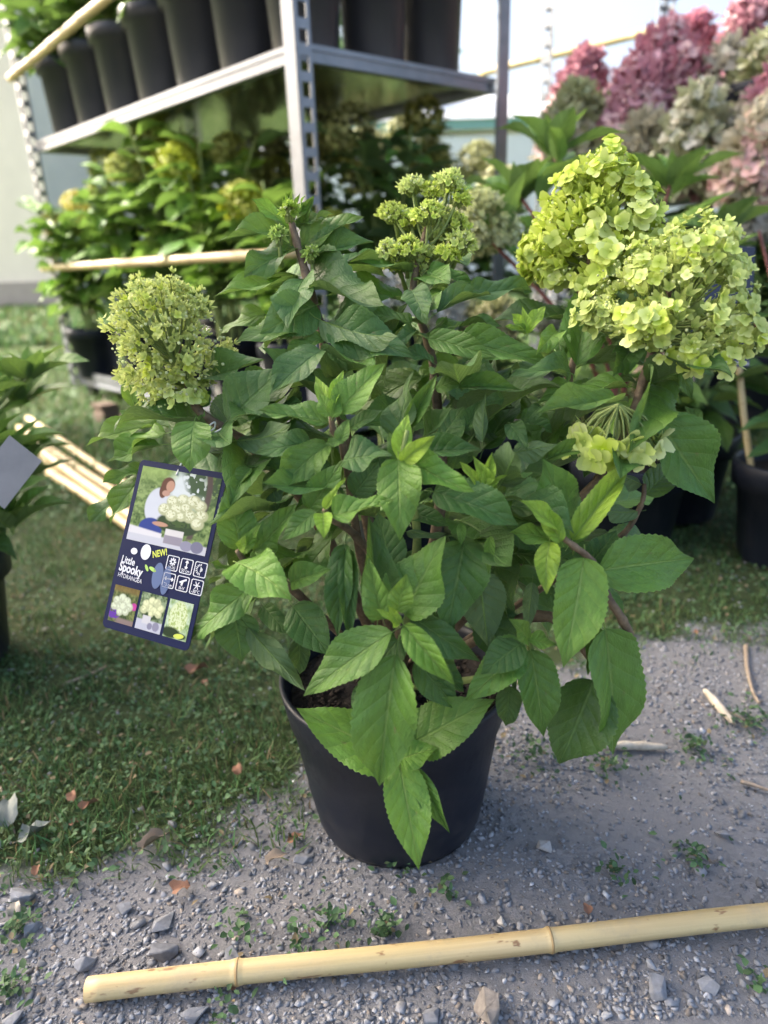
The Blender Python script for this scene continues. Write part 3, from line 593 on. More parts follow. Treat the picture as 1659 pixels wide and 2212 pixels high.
def bush(label, loc, R, H, tips, seed, lw='ddmm', lsize=.075, pairs=5, heads=None, cols=LIME, cat='potted plant', group=None, pot=True, rim=.035, stem=GSTEM, name='potted_hydrangea', hs=(.05, .09), fs=.02, young=False, wr=.5, hn=110, taper=.78, lowfrac=.25):
    """background potted hydrangea: pot, soil, stems to the given tips (world), opposite leaves, optional heads on the tips"""
    t = thing(name, label, cat, loc, group); rr = random.Random(seed); nr = np.random.default_rng(seed); loc = Vector(loc)
    if pot: add_pot(t, R, H, rim, taper=taper, band=2.2 if H > .2 else 1.0)
    for k, tip in enumerate(tips):
        tip = Vector(tip); b0 = loc+Vector((rr.uniform(-.4, .4)*R, rr.uniform(-.4, .4)*R, H*.86)); d = tip-b0
        mid = b0+Vector((d.x*.35, d.y*.35, d.z*.55)); P = spline([b0, mid, tip], 5)
        rel(MB().tube(P, np.linspace(.0042, .0024, len(P)), 6).build('stem', stem, t, True), t)
        for j in range(pairs):
            f = lowfrac+(1-lowfrac)*(j+.6)/pairs; q = P[min(len(P)-1, int(f*(len(P)-1)))]; a0 = rr.uniform(0, 3.14)
            for s in (0, 1):
                a = a0+s*math.pi+rr.uniform(-.4, .4); top = young and f > .7; el = rr.uniform(-.5, .35)+(.7 if top else 0)
                D = Vector((math.cos(a)*math.cos(el), math.sin(a)*math.cos(el), math.sin(el))); L = lsize*rr.uniform(.7, 1.25)*(.8 if f > .85 else 1)
                kd = 'b' if top else rr.choice(lw)
                place_leaf(t, q+D*L*.13, q+D*L*1.1, rr.uniform(.75, 1.05)*wr, kd, rr.uniform(-25, 25), Vector((0, 0, 1))+D*.2, cheap=True, rnd=rr)
        if young and not (heads and k in heads):
            for j in range(9):
                a = j*2.4; el = .35+.09*j+rr.uniform(-.1, .1); D = Vector((math.cos(a)*math.cos(el), math.sin(a)*math.cos(el), math.sin(el))); L = lsize*(1.05-.07*j)
                place_leaf(t, tip-Vector((0, 0, .012))+D*.004, tip-Vector((0, 0, .012))+D*L, wr*.95, 'b' if j > 2 else 'm', rr.uniform(-20, 20), Vector((0, 0, 1))-D*.2, cheap=True, rnd=rr)
        if heads is None or k in heads:
            R_ = rr.uniform(*hs); ax_ = (d.normalized()*.5+Vector((rr.uniform(-.2, .2), rr.uniform(-.2, .2), 1))).normalized()
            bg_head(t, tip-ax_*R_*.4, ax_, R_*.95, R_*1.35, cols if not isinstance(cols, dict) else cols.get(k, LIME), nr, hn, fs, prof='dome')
    return t
def ring(c, z, rad, n, seed, zj=.05):
    r = random.Random(seed); return [Vector((c[0]+math.cos(a+r.uniform(-.3, .3))*rad*r.uniform(.4, 1.1), c[1]+math.sin(a+r.uniform(-.3, .3))*rad*r.uniform(.4, 1.1), z+r.uniform(-zj, zj))) for a in [2*math.pi*k/n for k in range(n)]]

# upper shelf of the left trolley: a row of seven pots on the long edge, two more along the short edge
SZ = .835+.006
ORD = ['first', 'second', 'third', 'fourth', 'fifth', 'sixth', 'seventh']
for k in range(7):
    u = LLEN-.11-k*.2; p = NEAR-A*u+B*.125; p.z = SZ
    bush('%s black pot from the left end on the upper trolley shelf' % ORD[k], p, .088, .235, [p+Vector((random.uniform(-.14, .14), random.uniform(-.14, .14), random.uniform(.30, .56))) for _ in range(9)], 40+k, 'mbbm', .11, 6, heads=[], group='black pots along the upper shelf', rim=.04, taper=.8, wr=.6)
for k in range(2):
    p = NEAR-A*.115+B*(.125+.175*(k+1)); p.z = SZ
    bush('%s black pot on the short right edge of the upper shelf' % ('middle', 'last')[k], p, .080, .235, [p+Vector((random.uniform(-.14, .14), random.uniform(-.14, .14), random.uniform(.42, .72))) for _ in range(5)], 50+k, 'mbdm', .12, 6, heads=[], group='black pots along the upper shelf', rim=.04, taper=.84, wr=.6)
# lower level of the left trolley
BZ = .068+.006
lows = [(1.345, .07, 'leftmost', GOLD), (1.08, .13, 'second', LIME), (.82, .13, 'third', LIME), (.56, .14, 'fourth', LIME), (.28, .14, 'nearest', LIME)]
for k, (u, v, wd, cl) in enumerate(lows):
    p = NEAR-A*u+B*v; p.z = BZ
    bush('%s hydrangea pot on the lower level of the left trolley' % wd, p, .088, .17, ring(p, BZ+(.55, .66, .68, .6, .5)[k], .14, 11, 60+k, .08), 60+k, 'mbby', .12, 7, heads=[0, 2, 4, 6] if k else [0, 3, 5], cols=cl, hs=(.055, .072), fs=.014, hn=200, wr=.58, group='hydrangeas on the lower trolley level')  # bright and yellow leaf kinds paint the sunlight on this row
for k, (u, v, wd) in enumerate([(.20, .42, 'right'), (.62, .43, 'middle'), (1.05, .43, 'left')]):
    p = NEAR-A*u+B*v; p.z = BZ
    bush('%s hydrangea in the back row of the lower trolley level' % wd, p, .098, .19, ring(p, BZ+.62, .15, 9, 70+k, .07), 70+k, 'dddm', .115, 6, heads=[0, 1, 3, 4, 6], cols=[(.30, .32, .08), (.44, .44, .16)], hs=(.055, .075), fs=.014, hn=170, wr=.6, group='hydrangeas on the lower trolley level')
# plants standing on the ground between the main plant and the trolley
def ground_plant(x, y, d, *a, **k): p = at(x, y, d); p.z = 0; return bush(a[0], p, *a[1:], **k)
def tp(*L): return [at(*q) for q in L]
for k, (wd, tl, hd) in enumerate([('left', [(700, 330, 2.1), (745, 400, 2.05), (790, 330, 2.15), (730, 470, 2.0), (800, 450, 2.05), (770, 520, 1.95)], [0, 2]), ('middle', [(885, 300, 2.1), (850, 370, 2.0), (930, 360, 2.1), (900, 440, 2.0), (860, 500, 1.9), (950, 480, 1.95)], [0, 2]), ('right', [(1035, 360, 2.05), (1000, 400, 2.0), (1085, 420, 2.0), (1050, 470, 1.9), (1120, 500, 1.9), (990, 500, 1.9)], [0, 2])]):
    tips = [at(*q) for q in tl]; c = sum(tips, Vector())/len(tips)
    bush('%s of three cream hydrangeas seen under the shelf behind the near post' % wd, (c.x, c.y+.05, 0), .1, .2, tips, 180+k, 'dmmd', .11, 6, heads=hd, cols=[(.46, .48, .20), (.64, .62, .38)], hs=(.07, .085), fs=.016, hn=260, wr=.55, lowfrac=.35, group='hydrangeas standing on the ground')
pr = gnd(1392, 1220); pr.z = 0; pr.y += .09
bush('hydrangea in a black pot close behind the right side of the front plant', pr, .086, .14, tp((1190, 320, 1.0), (1450, 390, 1.02), (1040, 500, .95), (1560, 500, 1.08), (1330, 720, .95), (1120, 420, 1.0), (1240, 600, .9)), 81, 'mmbm', .11, 4, heads=[2], cols=[(.56, .60, .28), (.70, .70, .46)], hs=(.052, .056), fs=.011, hn=380, stem=RSTEM, young=True, group='hydrangeas standing on the ground', wr=.42)
pq = gnd(1760, 1250); pq.z = 0; pq.y += .07
bush('staked plant in a black pot at the right edge', pq, .086, .15, tp((1640, 500, 1.1), (1720, 640, 1.0), (1600, 650, 1.1), (1660, 800, 1.05)), 82, 'dddm', .08, 5, heads=[], stem=RSTEM, group='hydrangeas standing on the ground')
cane((at(1588, 720, 1.02), at(1622, 1010, .99)), .005, 'thin bamboo stake in the pot at the right edge', seed=8, nodes=3)
for k, (x, y, d, hd, cl, lb) in enumerate([(860, 640, 1.0, 3, WHITE, 'white flowering hydrangea behind the tallest stems of the front plant'), (1490, 830, 1.12, 2, BLUSH, 'blush flowering hydrangea low behind the right lime flower heads'), (1290, 640, 1.2, 2, WHITE, 'white hydrangea behind the stem of the upper lime head'), (1050, 690, 1.15, 2, CREAM, 'cream hydrangea half hidden behind the front plant')]):
    p = at(x, y+160, d); p = Vector((p.x, p.y+.05, 0)); r0 = random.Random(k)
    bush(lb, p, .09, .15, [at(x+r0.uniform(-120, 120), y+r0.uniform(-70, 60), d+r0.uniform(-.04, .12)) for _ in range(6)], 90+k, 'ddmd', .085, 4, heads=list(range(hd)), cols=cl, hs=(.04, .055), fs=.018, group='hydrangeas standing on the ground')
pl = gnd(-112, 1430); pl.z = 0
bush('hydrangea at the left edge with a grey plant label', pl, .086, .14, tp((60, 800, .76), (40, 850, .80), (-70, 870, .70), (0, 970, .68), (-30, 1070, .66), (20, 1120, .70), (40, 1020, .76), (-120, 780, .8), (-80, 980, .72), (30, 980, .8)), 83, 'dddm', .07, 5, heads=[], young=True, lowfrac=.45, group='hydrangeas standing on the ground')
def card(name, label, cx, cy, d, w_, h_, ang_, mat, tilt=0.0):
    t = thing(name, label, 'plant label', at(cx, cy, d)); a_ = math.radians(ang_); X_ = RT*math.cos(a_)+UP*math.sin(a_); Y_ = -RT*math.sin(a_)+UP*math.cos(a_); n_ = -FW
    q = (Y_*math.cos(tilt)+n_*math.sin(tilt)); b = MB().box((0, 0, 0), X_*(w_/2), q*(h_/2), X_.cross(q)*.0004); b.build('card', mat, t); return t, X_, q
card('plant_label', 'grey plant label hanging in the plant at the left edge', 15, 1020, .56, .034, .050, -38, simple('grey_card', (.17, .175, .185), .4, 0, 30, .15))
dk, X_, Y_ = card('plant_label', 'dark plant label behind the right lime flower heads', 1560, 660, .85, .075, .15, -3, simple('dark_card', (.02, .025, .045), .35))
MB().box(X_.cross(Y_)*.0012-Y_*.071, X_*.036, Y_*.0015, X_.cross(Y_)*.0002).build('print_line', simple('dark_card_line', (.4, .4, .42), .5), dk)
# pink hydrangeas on the second trolley
S2 = .606
pk = [(1215, 250, 1.9, BLUSH, .09), (1290, 290, 1.8, BLUSH, .08), (1245, 170, 1.78, PINK, .085), (1230, 235, 1.62, CREAM, .075), (1385, 130, 1.6, PINK, .10), (1370, 195, 1.52, PINK, .085), (1470, 190, 1.55, PINK, .095), (1475, 100, 1.75, PINK, .09), (1560, 180, 1.5, BLUSH, .095), (1640, 150, 1.45, CREAM, .09), (1640, 60, 1.62, PINK, .10), (1490, 265, 1.42, CREAM, .09), (1600, 260, 1.4, BLUSH, .085), (1320, 260, 1.62, CREAM, .08), (1400, 300, 1.5, BLUSH, .075), (1650, 290, 1.3, BLUSH, .09), (1560, 310, 1.42, CREAM, .075), (1300, 330, 1.66, BLUSH, .075), (1640, 400, 1.35, WHITE, .07), (1500, 330, 1.6, PINK, .07), (1690, 210, 1.35, PINK, .09)]
grp = [[0, 1, 2, 3, 13, 17], [4, 5, 14], [6, 7, 11, 19], [8, 12, 16], [9, 10, 15], [18, 20]]
names = ['leftmost', 'second', 'third', 'fourth', 'fifth', 'rightmost']
for k, g in enumerate(grp):
    tips = [at(pk[i][0], pk[i][1]+30, pk[i][2]) for i in g]; c = sum(tips, Vector())/len(tips); p = Vector((c.x+.05, c.y+.16, S2))
    t = bush('%s pink and cream hydrangea on the second trolley' % names[k], p, .09, .15, tips, 120+k, 'ddd', .085, 3, heads=[], group='pink and cream hydrangeas on the second trolley', lowfrac=.1)
    nr = np.random.default_rng(300+k)
    for i, tip in zip(g, tips):
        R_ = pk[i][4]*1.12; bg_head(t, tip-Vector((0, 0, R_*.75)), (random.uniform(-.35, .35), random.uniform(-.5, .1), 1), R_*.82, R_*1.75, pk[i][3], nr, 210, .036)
# lower level of the second trolley
for k, (x, y, d) in enumerate([(1600, 480, 1.55), (1470, 430, 1.75), (1690, 560, 1.4), (1590, 640, 1.6), (1260, 450, 2.0), (1360, 450, 1.85), (1540, 450, 1.9)]):
    p = at(x, y, d); p.z = BZ; bush('%s of the dark leafy hydrangeas under the pink flowers' % ['fifth from left', 'third from left', 'rightmost', 'lowest', 'leftmost', 'second from left', 'fourth from left'][k], p, .09, .16, ring(p, .50, .15, 8, 130+k), 130+k, 'ddd', .11, 5, heads=[0] if k < 2 else [], cols=WHITE, hs=(.05, .06), group='dark hydrangeas under the pink flowers')
# canes lying on the lawn and small things at the back
for k, (x0, y0, x1, y1, z) in enumerate([(60, 905, 330, 1085, .012), (40, 925, 320, 1110, .012), (60, 950, 300, 1130, .030), (90, 985, 290, 1118, .012), (110, 1020, 300, 1150, .014)]):
    cane((gnd(x0, y0, z), gnd(x1, y1, z)), .0105, ['topmost', 'second', 'middle', 'fourth', 'lowest'][k]+' of the five bamboo canes lying on the lawn', group='bamboo canes lying on the lawn', seed=20+k, nodes=3)
wb = thing('wooden_block', 'brown wooden block standing under the left trolley base', 'block', gnd(232, 912)); MB().box((0, 0, .012), A*.036, B*.026, (0, 0, .014)).box((.004, 0, .037), A*.032, B*.024, (0, .003, .010)).box((0, 0, .053), A*.036, B*.026, (0, 0, .005)).build('block', simple('old_wood', (.11, .07, .045), .85, 0, 40, .4, .4), wb)
# ------------------------------------------------------------------ the front hydrangea
PX, PY, PR, PH = .004, .458, .088, .133
hyd = thing('potted_hydrangea', 'large hydrangea with lime flower heads in a black pot on the gravel in front', 'potted plant', (PX, PY, 0))
mainpot = add_pot(hyd, PR, PH, .032, 72, taper=.775, level=.88, band=.25)
# crumbs of soil
r = np.random.default_rng(77); n = 900; an = r.uniform(0, 6.28, n); rr_ = PR*.9*np.sqrt(r.uniform(0, 1, n)); L = []
for i, (V, F) in enumerate(ICO[:3]):
    j = np.arange(n) % 3 == i; L.append(batch(V, F, rotz(r.uniform(0, 6.28, j.sum()))*r.uniform(.001, .0038, j.sum())[:, None, None], np.stack([rr_[j]*np.cos(an[j]), rr_[j]*np.sin(an[j]), np.full(j.sum(), PH*.88+.001)], 1), np.array([.022, .016, .012])*r.uniform(.4, 2.2, j.sum())[:, None]))
V, F, c = joinb(L); tag(link('soil_crumbs', mesh('soil_crumbs', V, F, STONE, False, col=c), hyd), kind='stuff')
def depth(x, y):
    X_ = (x-900)*.48/FPX; Y_ = (y-1180)*.48/FPX; s = (X_/.20)**2+(Y_/(.24 if y > 1180 else .20))**2
    return .485-.090*math.sqrt(max(0, 1-s))
ZO = {'0': (0, 0, 1), '1': (378, 378, .3906), '4': (378, 918, .3906), '5': (972, 972, .414), '6': (1011, 486, .3906), '7': (0, 594, .3255)}
LEAVES = """
1 640 260 590 120 .24 y 0 -.008 -.012
1 650 250 640 90 .22 y 0 -.008 -.012
1 660 250 725 105 .22 y 0 -.008 -.012
1 640 265 555 160 .22 y 0 -.008 -.012
1 650 260 610 95 .2 y 0 -.008 -.012
1 665 270 770 130 .3 b 0
1 640 330 240 365 .30 m 10
1 640 290 420 130 .32 b -10
1 640 270 690 100 .22 b 0
1 700 300 770 110 .3 m 10
1 690 300 880 215 .30 m -20
1 700 400 1050 230 .40 m 0
1 730 480 1110 370 .40 d 0
1 750 480 990 430 .34 d -10
1 710 400 380 570 .50 d 10
1 720 420 600 420 .5 m 30
1 700 610 215 670 .32 b 30
1 730 580 1160 720 .62 d 5
1 780 720 470 880 .68 d -5
1 800 800 1235 890 .30 p 25
1 860 840 1330 1010 .45 d 10 .015 .015
1 810 970 520 1220 .52 d 0
1 710 850 560 920 .4 d 0 .02 .02
1 500 770 250 880 .34 m 0 .03 .03
1 820 900 600 1000 .4 m 0 .02 .01
1 860 960 960 1090 .4 d 0 .02 .02
1 1200 480 1000 450 .35 m 0 .03 .03
1 1310 640 1390 830 .68 d 0 .02 .015
1 1400 530 1659 620 .30 m 10 .03 .03
1 1450 760 1750 660 .34 d 0 .02 .02
1 1400 900 1780 1010 .32 m 15 .02 .01
1 1430 1040 1250 960 .4 d 0 .03 .03
1 1440 1180 1640 1110 .34 m 30 .02 .01
1 1310 820 1080 760 .38 m 10 .03 .03
1 1330 860 1180 980 .4 d 0 .03 .02
1 900 1320 1165 1040 .42 b 0 -.01 -.015
1 850 1370 455 1300 .30 m 15 -.005 -.015
1 860 1300 775 1110 .34 y 0 -.01 -.012
1 865 1300 935 1080 .24 y 0 -.012 -.012
1 860 1335 800 1210 .6 b 0 -.014 -.016
1 870 1340 900 1200 .5 b 0 -.014 -.016
1 1230 1480 1320 1080 .38 d -15
1 1280 1400 1450 1100 .24 m 10
1 290 1360 600 1060 .58 d 0
1 150 1130 500 1020 .42 d 10
1 340 1470 640 1370 .46 p 10
1 750 1480 440 1540 .42 d 0
1 850 1490 560 1750 .46 m 5
1 930 1580 1210 1555 .62 d 5 -.01 -.02
1 930 1470 830 1490 .6 m 0 -.02 -.025
1 910 1480 960 1350 .5 m 0 -.02 -.02
1 970 1400 1150 1300 .4 d 10
1 1250 1590 1290 1320 .34 y 0 -.015 -.02
1 1255 1590 1440 1440 .38 y 10 -.02 -.03
1 1245 1590 1180 1420 .4 m 0 -.01 -.01
1 1340 1540 1700 1520 .34 d 0
1 1440 1500 1600 1280 .6 d 0 .02 .02
1 1290 1440 1350 1230 .4 d 0 .015 .01
1 1600 1420 1680 1250 .5 d 10 .02 .02
1 420 1340 560 1250 .4 d 0 .03 .03
1 600 1260 760 1330 .4 d 0 .02 .02
4 1235 190 1245 640 .46 b 0 -.02 -.03
4 1300 200 1659 370 .38 b 25 -.015 -.03
4 360 690 300 330 .50 m 5 -.005 -.01
4 370 700 480 540 .34 b 20 -.012 -.015
4 360 700 390 610 .5 y 0 -.02 -.022
4 440 700 670 430 .44 m 0
4 340 760 645 970 .62 b 0 -.02 -.035
4 640 870 865 800 .55 m 0 -.005 -.01
4 310 810 190 760 .34 m 20
4 400 920 95 1190 .42 m 15 -.005 -.005
4 330 1040 370 1310 .75 d 0 .02 .015
4 400 1120 720 1470 .26 p 10 .02 -.005
4 650 1000 860 1280 .55 d 0 .02 .01
4 490 1000 630 1160 .5 d 0 .03 .02
4 745 470 930 200 .48 m 0
4 870 500 1215 410 .36 b 0 -.02 -.03
4 830 470 950 290 .2 y 0 -.02 -.02
4 820 490 825 630 .62 y 0 -.02 -.03
4 780 480 590 640 .44 m 0 -.01 -.015
4 990 390 1130 200 .6 d 0 .015 .015
4 1430 370 1900 556 .42 d 0 -.005 -.02
4 1420 350 1340 440 .3 d 0 .0 .0
4 940 660 900 1180 .26 d 15
4 950 680 965 1210 .18 d -20
4 1120 1070 1070 500 .30 d 10
4 1200 800 1120 480 .55 d 0 .01 .01
4 1270 1050 1500 610 .58 m 0 -.005 -.015
4 1600 640 1500 1150 .52 d 0 .005 .0
4 1150 1075 1070 730 .38 m 0 -.02 -.025
4 1230 1030 1280 820 .55 b 0 -.025 -.03
4 1240 1110 1110 1020 .42 y 15 -.03 -.035
4 1240 1100 1180 1000 .4 y 15 -.03 -.035
4 1270 1110 1550 1440 .30 b 10 -.02 -.035
4 1200 1145 710 1500 .36 m 0 -.02 -.02
4 1220 1270 1130 2000 .42 m 0 -.022 -.025
4 1250 1170 1040 1440 .52 d 0 .01 .005
4 1310 1060 1690 1310 .32 d 10 .0 -.01
4 1330 1300 1570 1580 .48 d 0 .01 .0
4 1420 1260 1600 1480 .45 d 0 .015 .01
4 690 1180 690 1380 .5 d 0 .04 .04
4 540 250 560 480 .45 p 10 .02 .015
4 660 300 740 390 .5 d 10 .02 .015
4 420 240 330 360 .5 m 10 .005 .0
4 240 180 420 300 .45 d 0 .02 .02
4 1290 480 1520 560 .40 d 0 .02 .01
4 1280 590 1500 600 .2 p 10 .015 .01
0 860 1640 640 1530 .40 b 0 .415 .415 a
0 880 1612 1070 1510 .46 m 5 .415 .40 a
0 862 1645 905 1880 .38 b 0 .408 .39 a
0 900 1660 972 1800 .26 m 10 .412 .40 a
0 865 1640 945 1615 .62 b 0 .405 .40 a
0 800 1480 775 1570 .6 d 0 .44 .43 a
0 925 1520 935 1600 .5 b 0 .43 .42 a
0 880 1590 960 1560 .4 m 0 .43 .42 a
5 640 500 480 40 .48 m 0
5 640 470 940 80 .24 y 0 -.01 -.02
5 570 420 360 260 .38 y 10 -.02 -.025
5 580 480 450 280 .38 y 0 -.02 -.02
5 590 480 310 430 .38 b 10 -.01 -.01
5 520 480 505 755 .40 y 0 -.02 -.03
5 700 560 590 1140 .44 b 0 -.02 -.035
5 770 630 1275 565 .50 b 15 -.01 -.02
5 810 930 850 1600 .48 m 0 -.02 -.02
5 750 1200 570 1640 .6 d 0 .0 .0
5 760 900 720 1180 .24 m 0 -.01 -.01
5 420 1040 490 1500 .42 m 0 -.005 -.01
5 390 1010 80 1310 .42 m 0 -.005 -.01
5 370 1010 160 1170 .6 d 0 -.01 -.015
5 410 990 305 880 .6 b 0 -.015 -.02
5 410 990 560 1020 .5 b 0 -.015 -.02
5 310 1230 290 1440 .55 d 0 .005 .005
5 730 600 870 420 .55 d 0 .01 .01
5 700 700 600 560 .4 d 0 .01 .01
5 1000 180 850 110 .5 p 0 .01 .01
5 1020 230 1180 80 .6 m 0 .01 .01
5 990 320 780 310 .4 p 0 .01 .01
5 150 640 200 1030 .54 p 0 .01 .01
5 430 690 400 960 .26 p 10 .0 .0
5 60 380 60 500 .35 m 0 -.01 -.01
5 210 450 200 650 .24 b 0 -.005 -.01
5 230 220 120 30 .3 y 0 -.01 -.015
5 180 200 220 10 .3 y 0 -.012 -.015
5 190 200 300 130 .3 y 0 -.012 -.015
5 160 190 50 60 .3 y 0 -.012 -.015
5 250 340 330 260 .4 b 0 .0 .0
6 1040 1060 1365 1540 .52 m 0 -.03 -.045
6 1000 850 890 1260 .46 m 0 -.03 -.04
6 820 980 360 1050 .34 m 10 -.03 -.04
6 900 690 800 840 .5 d 0 -.02 -.02
6 890 680 1060 530 .36 d 0 -.02 -.02
6 1120 670 1240 970 .36 m 0 -.03 -.035
6 1100 680 1530 740 .28 b 10 -.02 -.02
6 1020 800 1130 870 .6 m 0 .0 .0
6 600 780 650 420 .56 m 0 .02 .02
6 570 820 220 850 .40 d 0
6 490 590 375 720 .44 b 10
6 490 600 520 760 .6 m 0 .02 .02
6 0 400 360 370 .36 d 0 .03 .03
6 -60 640 475 790 .28 m 15 .02 .01
6 -50 900 300 915 .26 m 15 .02 .01
6 320 600 240 490 .4 y 0
6 330 600 430 450 .36 y 0
6 330 600 300 450 .3 y 0
6 320 600 200 560 .4 b 0
6 250 1260 500 1210 .42 p 0
6 230 1100 330 1250 .5 d 0
6 80 1200 100 930 .24 p 0
6 440 1290 720 1215 .28 m 15
6 300 1080 470 1150 .45 d 0 .02 .02
6 400 1000 310 1100 .5 d 0 .01 .01
6 200 960 40 1000 .4 d 0 .02 .02
6 640 900 480 960 .4 d 0 .02 .02
6 1180 800 1360 830 .5 d 0 .03 .03
6 700 1250 640 1400 .5 d 0 .02 .02
6 1280 1140 1200 1000 .5 d 0 .03 .03
7 1290 970 1260 1310 .72 m 0 -.02 -.02
7 1050 1000 560 1140 .28 b 10 .0 .0
7 1100 1050 760 1180 .38 b 20 .0 .0
7 1060 1130 700 1240 .34 m 10 .0 .0
7 960 1290 680 1380 .34 m 0
7 960 1330 730 1659 .34 m 0 .01 .01
7 850 1450 590 1650 .42 d 0 .02 .02
7 990 1000 790 900 .5 m 0 .02 .02
7 900 890 840 640 .32 b 0 .03 .03
7 900 900 990 830 .5 m 0 .03 .03
7 1100 900 1240 820 .6 m 0 .01 .01
7 1350 930 1320 960 .6 m 0
7 1340 880 1400 760 .5 d 0 .01 .01
7 1240 1110 1120 960 .4 d 0 .01 .01
"""
hint0 = (-FW*.95+Vector((0, 0, 1))*.6)
for i, ln in enumerate(LEAVES.strip().split('\n')):
    p = ln.split(); zx, zy, zs = ZO[p[0]]; bx, by, tx, ty = [float(q) for q in p[1:5]]; bx, tx = zx+bx*zs, zx+tx*zs; by, ty = zy+by*zs, zy+ty*zs
    wr, kd, rl = float(p[5]), p[6], float(p[7]); db, dt = (float(p[8]), float(p[9])) if len(p) > 9 else (.006, -.008)
    if len(p) > 10: Db, Dt = db, dt
    else: Db, Dt = depth(bx, by)+db, depth(tx, ty)+dt
    rr_ = random.Random(i*13+5); rl += rr_.uniform(-12, 12)
    if kd == 'p': rl = 180-rl*.5
    pb, pt = at(bx, by, Db), at(tx, ty, Dt); wr *= max(.6, min(1, math.hypot(tx-bx, ty-by)*(Db+Dt)/2/FPX/(pt-pb).length))
    place_leaf(hyd, pb, pt, wr*1.18, 'm' if kd == 'p' else kd, rl, hint0+RT*rr_.uniform(-.35, .35), var=rr_.choice((0, 1, 2, 3, 5, 6, 0, 2) if math.hypot(tx-bx, ty-by) > 190 else (0, 1, 2, 3, 4, 5, 6, 8, 9, 11)), rnd=rr_)
nk = i+1
# inner leaves behind the outer layer, growing on all sides
rr_ = random.Random(99); cen = at(890, 1120, .50); cnt = 0
for Q in ([(715, 820, .475), (690, 700, .475), (660, 590, .475), (760, 960, .48)], [(935, 800, .50), (920, 720, .505), (895, 650, .505), (910, 590, .505), (945, 900, .5)], [(470, 930, .457), (540, 970, .462)], [(1240, 780, .525), (1262, 690, .527), (1210, 880, .515)], [(1340, 950, .445), (1385, 830, .445)], [(1040, 800, .53), (1080, 900, .51), (820, 850, .52), (600, 900, .49)]):
    for j, q in enumerate(Q):
        a0 = rr_.uniform(0, 3.14)
        for k in range(3):
            a = a0+k*2.1+rr_.uniform(-.4, .4); el = rr_.uniform(-.55, .25); D = Vector((math.cos(a)*math.cos(el), math.sin(a)*math.cos(el), math.sin(el))); q0 = at(*q); Lf = rr_.uniform(.05, .072)
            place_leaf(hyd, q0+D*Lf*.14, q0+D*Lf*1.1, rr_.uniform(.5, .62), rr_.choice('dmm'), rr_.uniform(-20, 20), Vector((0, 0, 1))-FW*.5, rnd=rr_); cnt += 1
while cnt < 325-nk:
    a = rr_.uniform(0, 2*math.pi); e = math.asin(rr_.uniform(-.55, .95)); D = Vector((math.cos(a)*math.cos(e), math.sin(a)*math.cos(e), math.sin(e)))
    f = rr_.uniform(.3, .78) if D.dot(-FW) > .1 else rr_.uniform(.35, .9); q = cen+Vector((D.x*.17, D.y*.14, D.z*.155))*f
    if q.z < PH*.95: continue
    dirn = (D+Vector((0, 0, -.35+rr_.uniform(-.4, .4)))+Vector((rr_.uniform(-.5, .5), rr_.uniform(-.5, .5), 0))).normalized(); Lf = rr_.uniform(.05, .075)
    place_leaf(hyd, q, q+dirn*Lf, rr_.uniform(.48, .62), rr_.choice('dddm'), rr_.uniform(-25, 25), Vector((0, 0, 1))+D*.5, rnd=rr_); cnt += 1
# stems
def stem(P, r0, r1, mat=BARK, n=6, knobs=True):
    Q = spline(P, n); R = list(np.linspace(r0, r1, len(Q)))
    if knobs: R = [q*(1.22 if k % n == 0 and 0 < k < len(Q)-1 else 1) for k, q in enumerate(R)]
    return rel(MB().tube(Q, R, 8).build('stem', mat, hyd, True), hyd)
root = Vector((PX, PY, PH*.86))
def dp(x, y, d): return at(x, y, d)
stem([root, dp(800, 1150, .485), dp(715, 820, .475), dp(690, 700, .475), dp(660, 590, .475), dp(640, 520, .475), dp(622, 450, .475)], .0042, .0022)
stem([root, dp(950, 1100, .49), dp(940, 830, .50), dp(925, 740, .505), dp(893, 640, .505), dp(905, 560, .505), dp(925, 480, .505)], .0042, .0020)
stem([root, dp(700, 1150, .48), dp(560, 980, .46), dp(490, 930, .455), dp(425, 880, .455), dp(395, 790, .46), dp(372, 690, .465)], .0042, .0022)
stem([root, dp(1150, 1050, .50), dp(1225, 830, .52), dp(1260, 700, .525), dp(1275, 560, .525), dp(1285, 470, .525)], .0042, .0020)
stem([root, dp(1180, 1150, .46), dp(1300, 1030, .44), dp(1355, 930, .44), dp(1390, 820, .44), dp(1420, 720, .445), dp(1445, 630, .45)], .0042, .0022)
stem([root, dp(1150, 1330, .44), dp(1300, 1440, .425), dp(1357, 1385, .41), dp(1345, 1340, .405), dp(1310, 1285, .40), dp(1280, 1215, .395), dp(1240, 1180, .39), dp(1200, 1150, .395)], .0038, .0016)
stem([root, dp(860, 1400, .44), dp(862, 1370, .405), dp(858, 1335, .39), dp(855, 1300, .385)], .0032, .0013, BARK)
stem([root, dp(820, 1250, .44), dp(770, 1160, .42), dp(715, 1120, .395), dp(700, 1100, .39)], .0034, .0015)
stem([root, dp(780, 1200, .46), dp(745, 980, .42), dp(720, 930, .405), dp(716, 890, .40)], .0034, .0014)
stem([root, dp(900, 1200, .43), dp(880, 1050, .395), dp(870, 990, .385), dp(880, 930, .38)], .0032, .0013, GSTEM)
stem([root, dp(640, 1280, .44), dp(540, 1220, .41), dp(512, 1190, .40)], .0030, .0014)
stem([root, dp(1230, 1230, .47), dp(1340, 1160, .45), dp(1385, 1090, .44), dp(1392, 1045, .44)], .0026, .0014)
stem([root, dp(1120, 1450, .43), dp(1145, 1395, .41), dp(1140, 1380, .405)], .0028, .0014, GSTEM)
stem([root, dp(880, 1560, .425), dp(872, 1630, .41)], .0026, .0014, GSTEM)
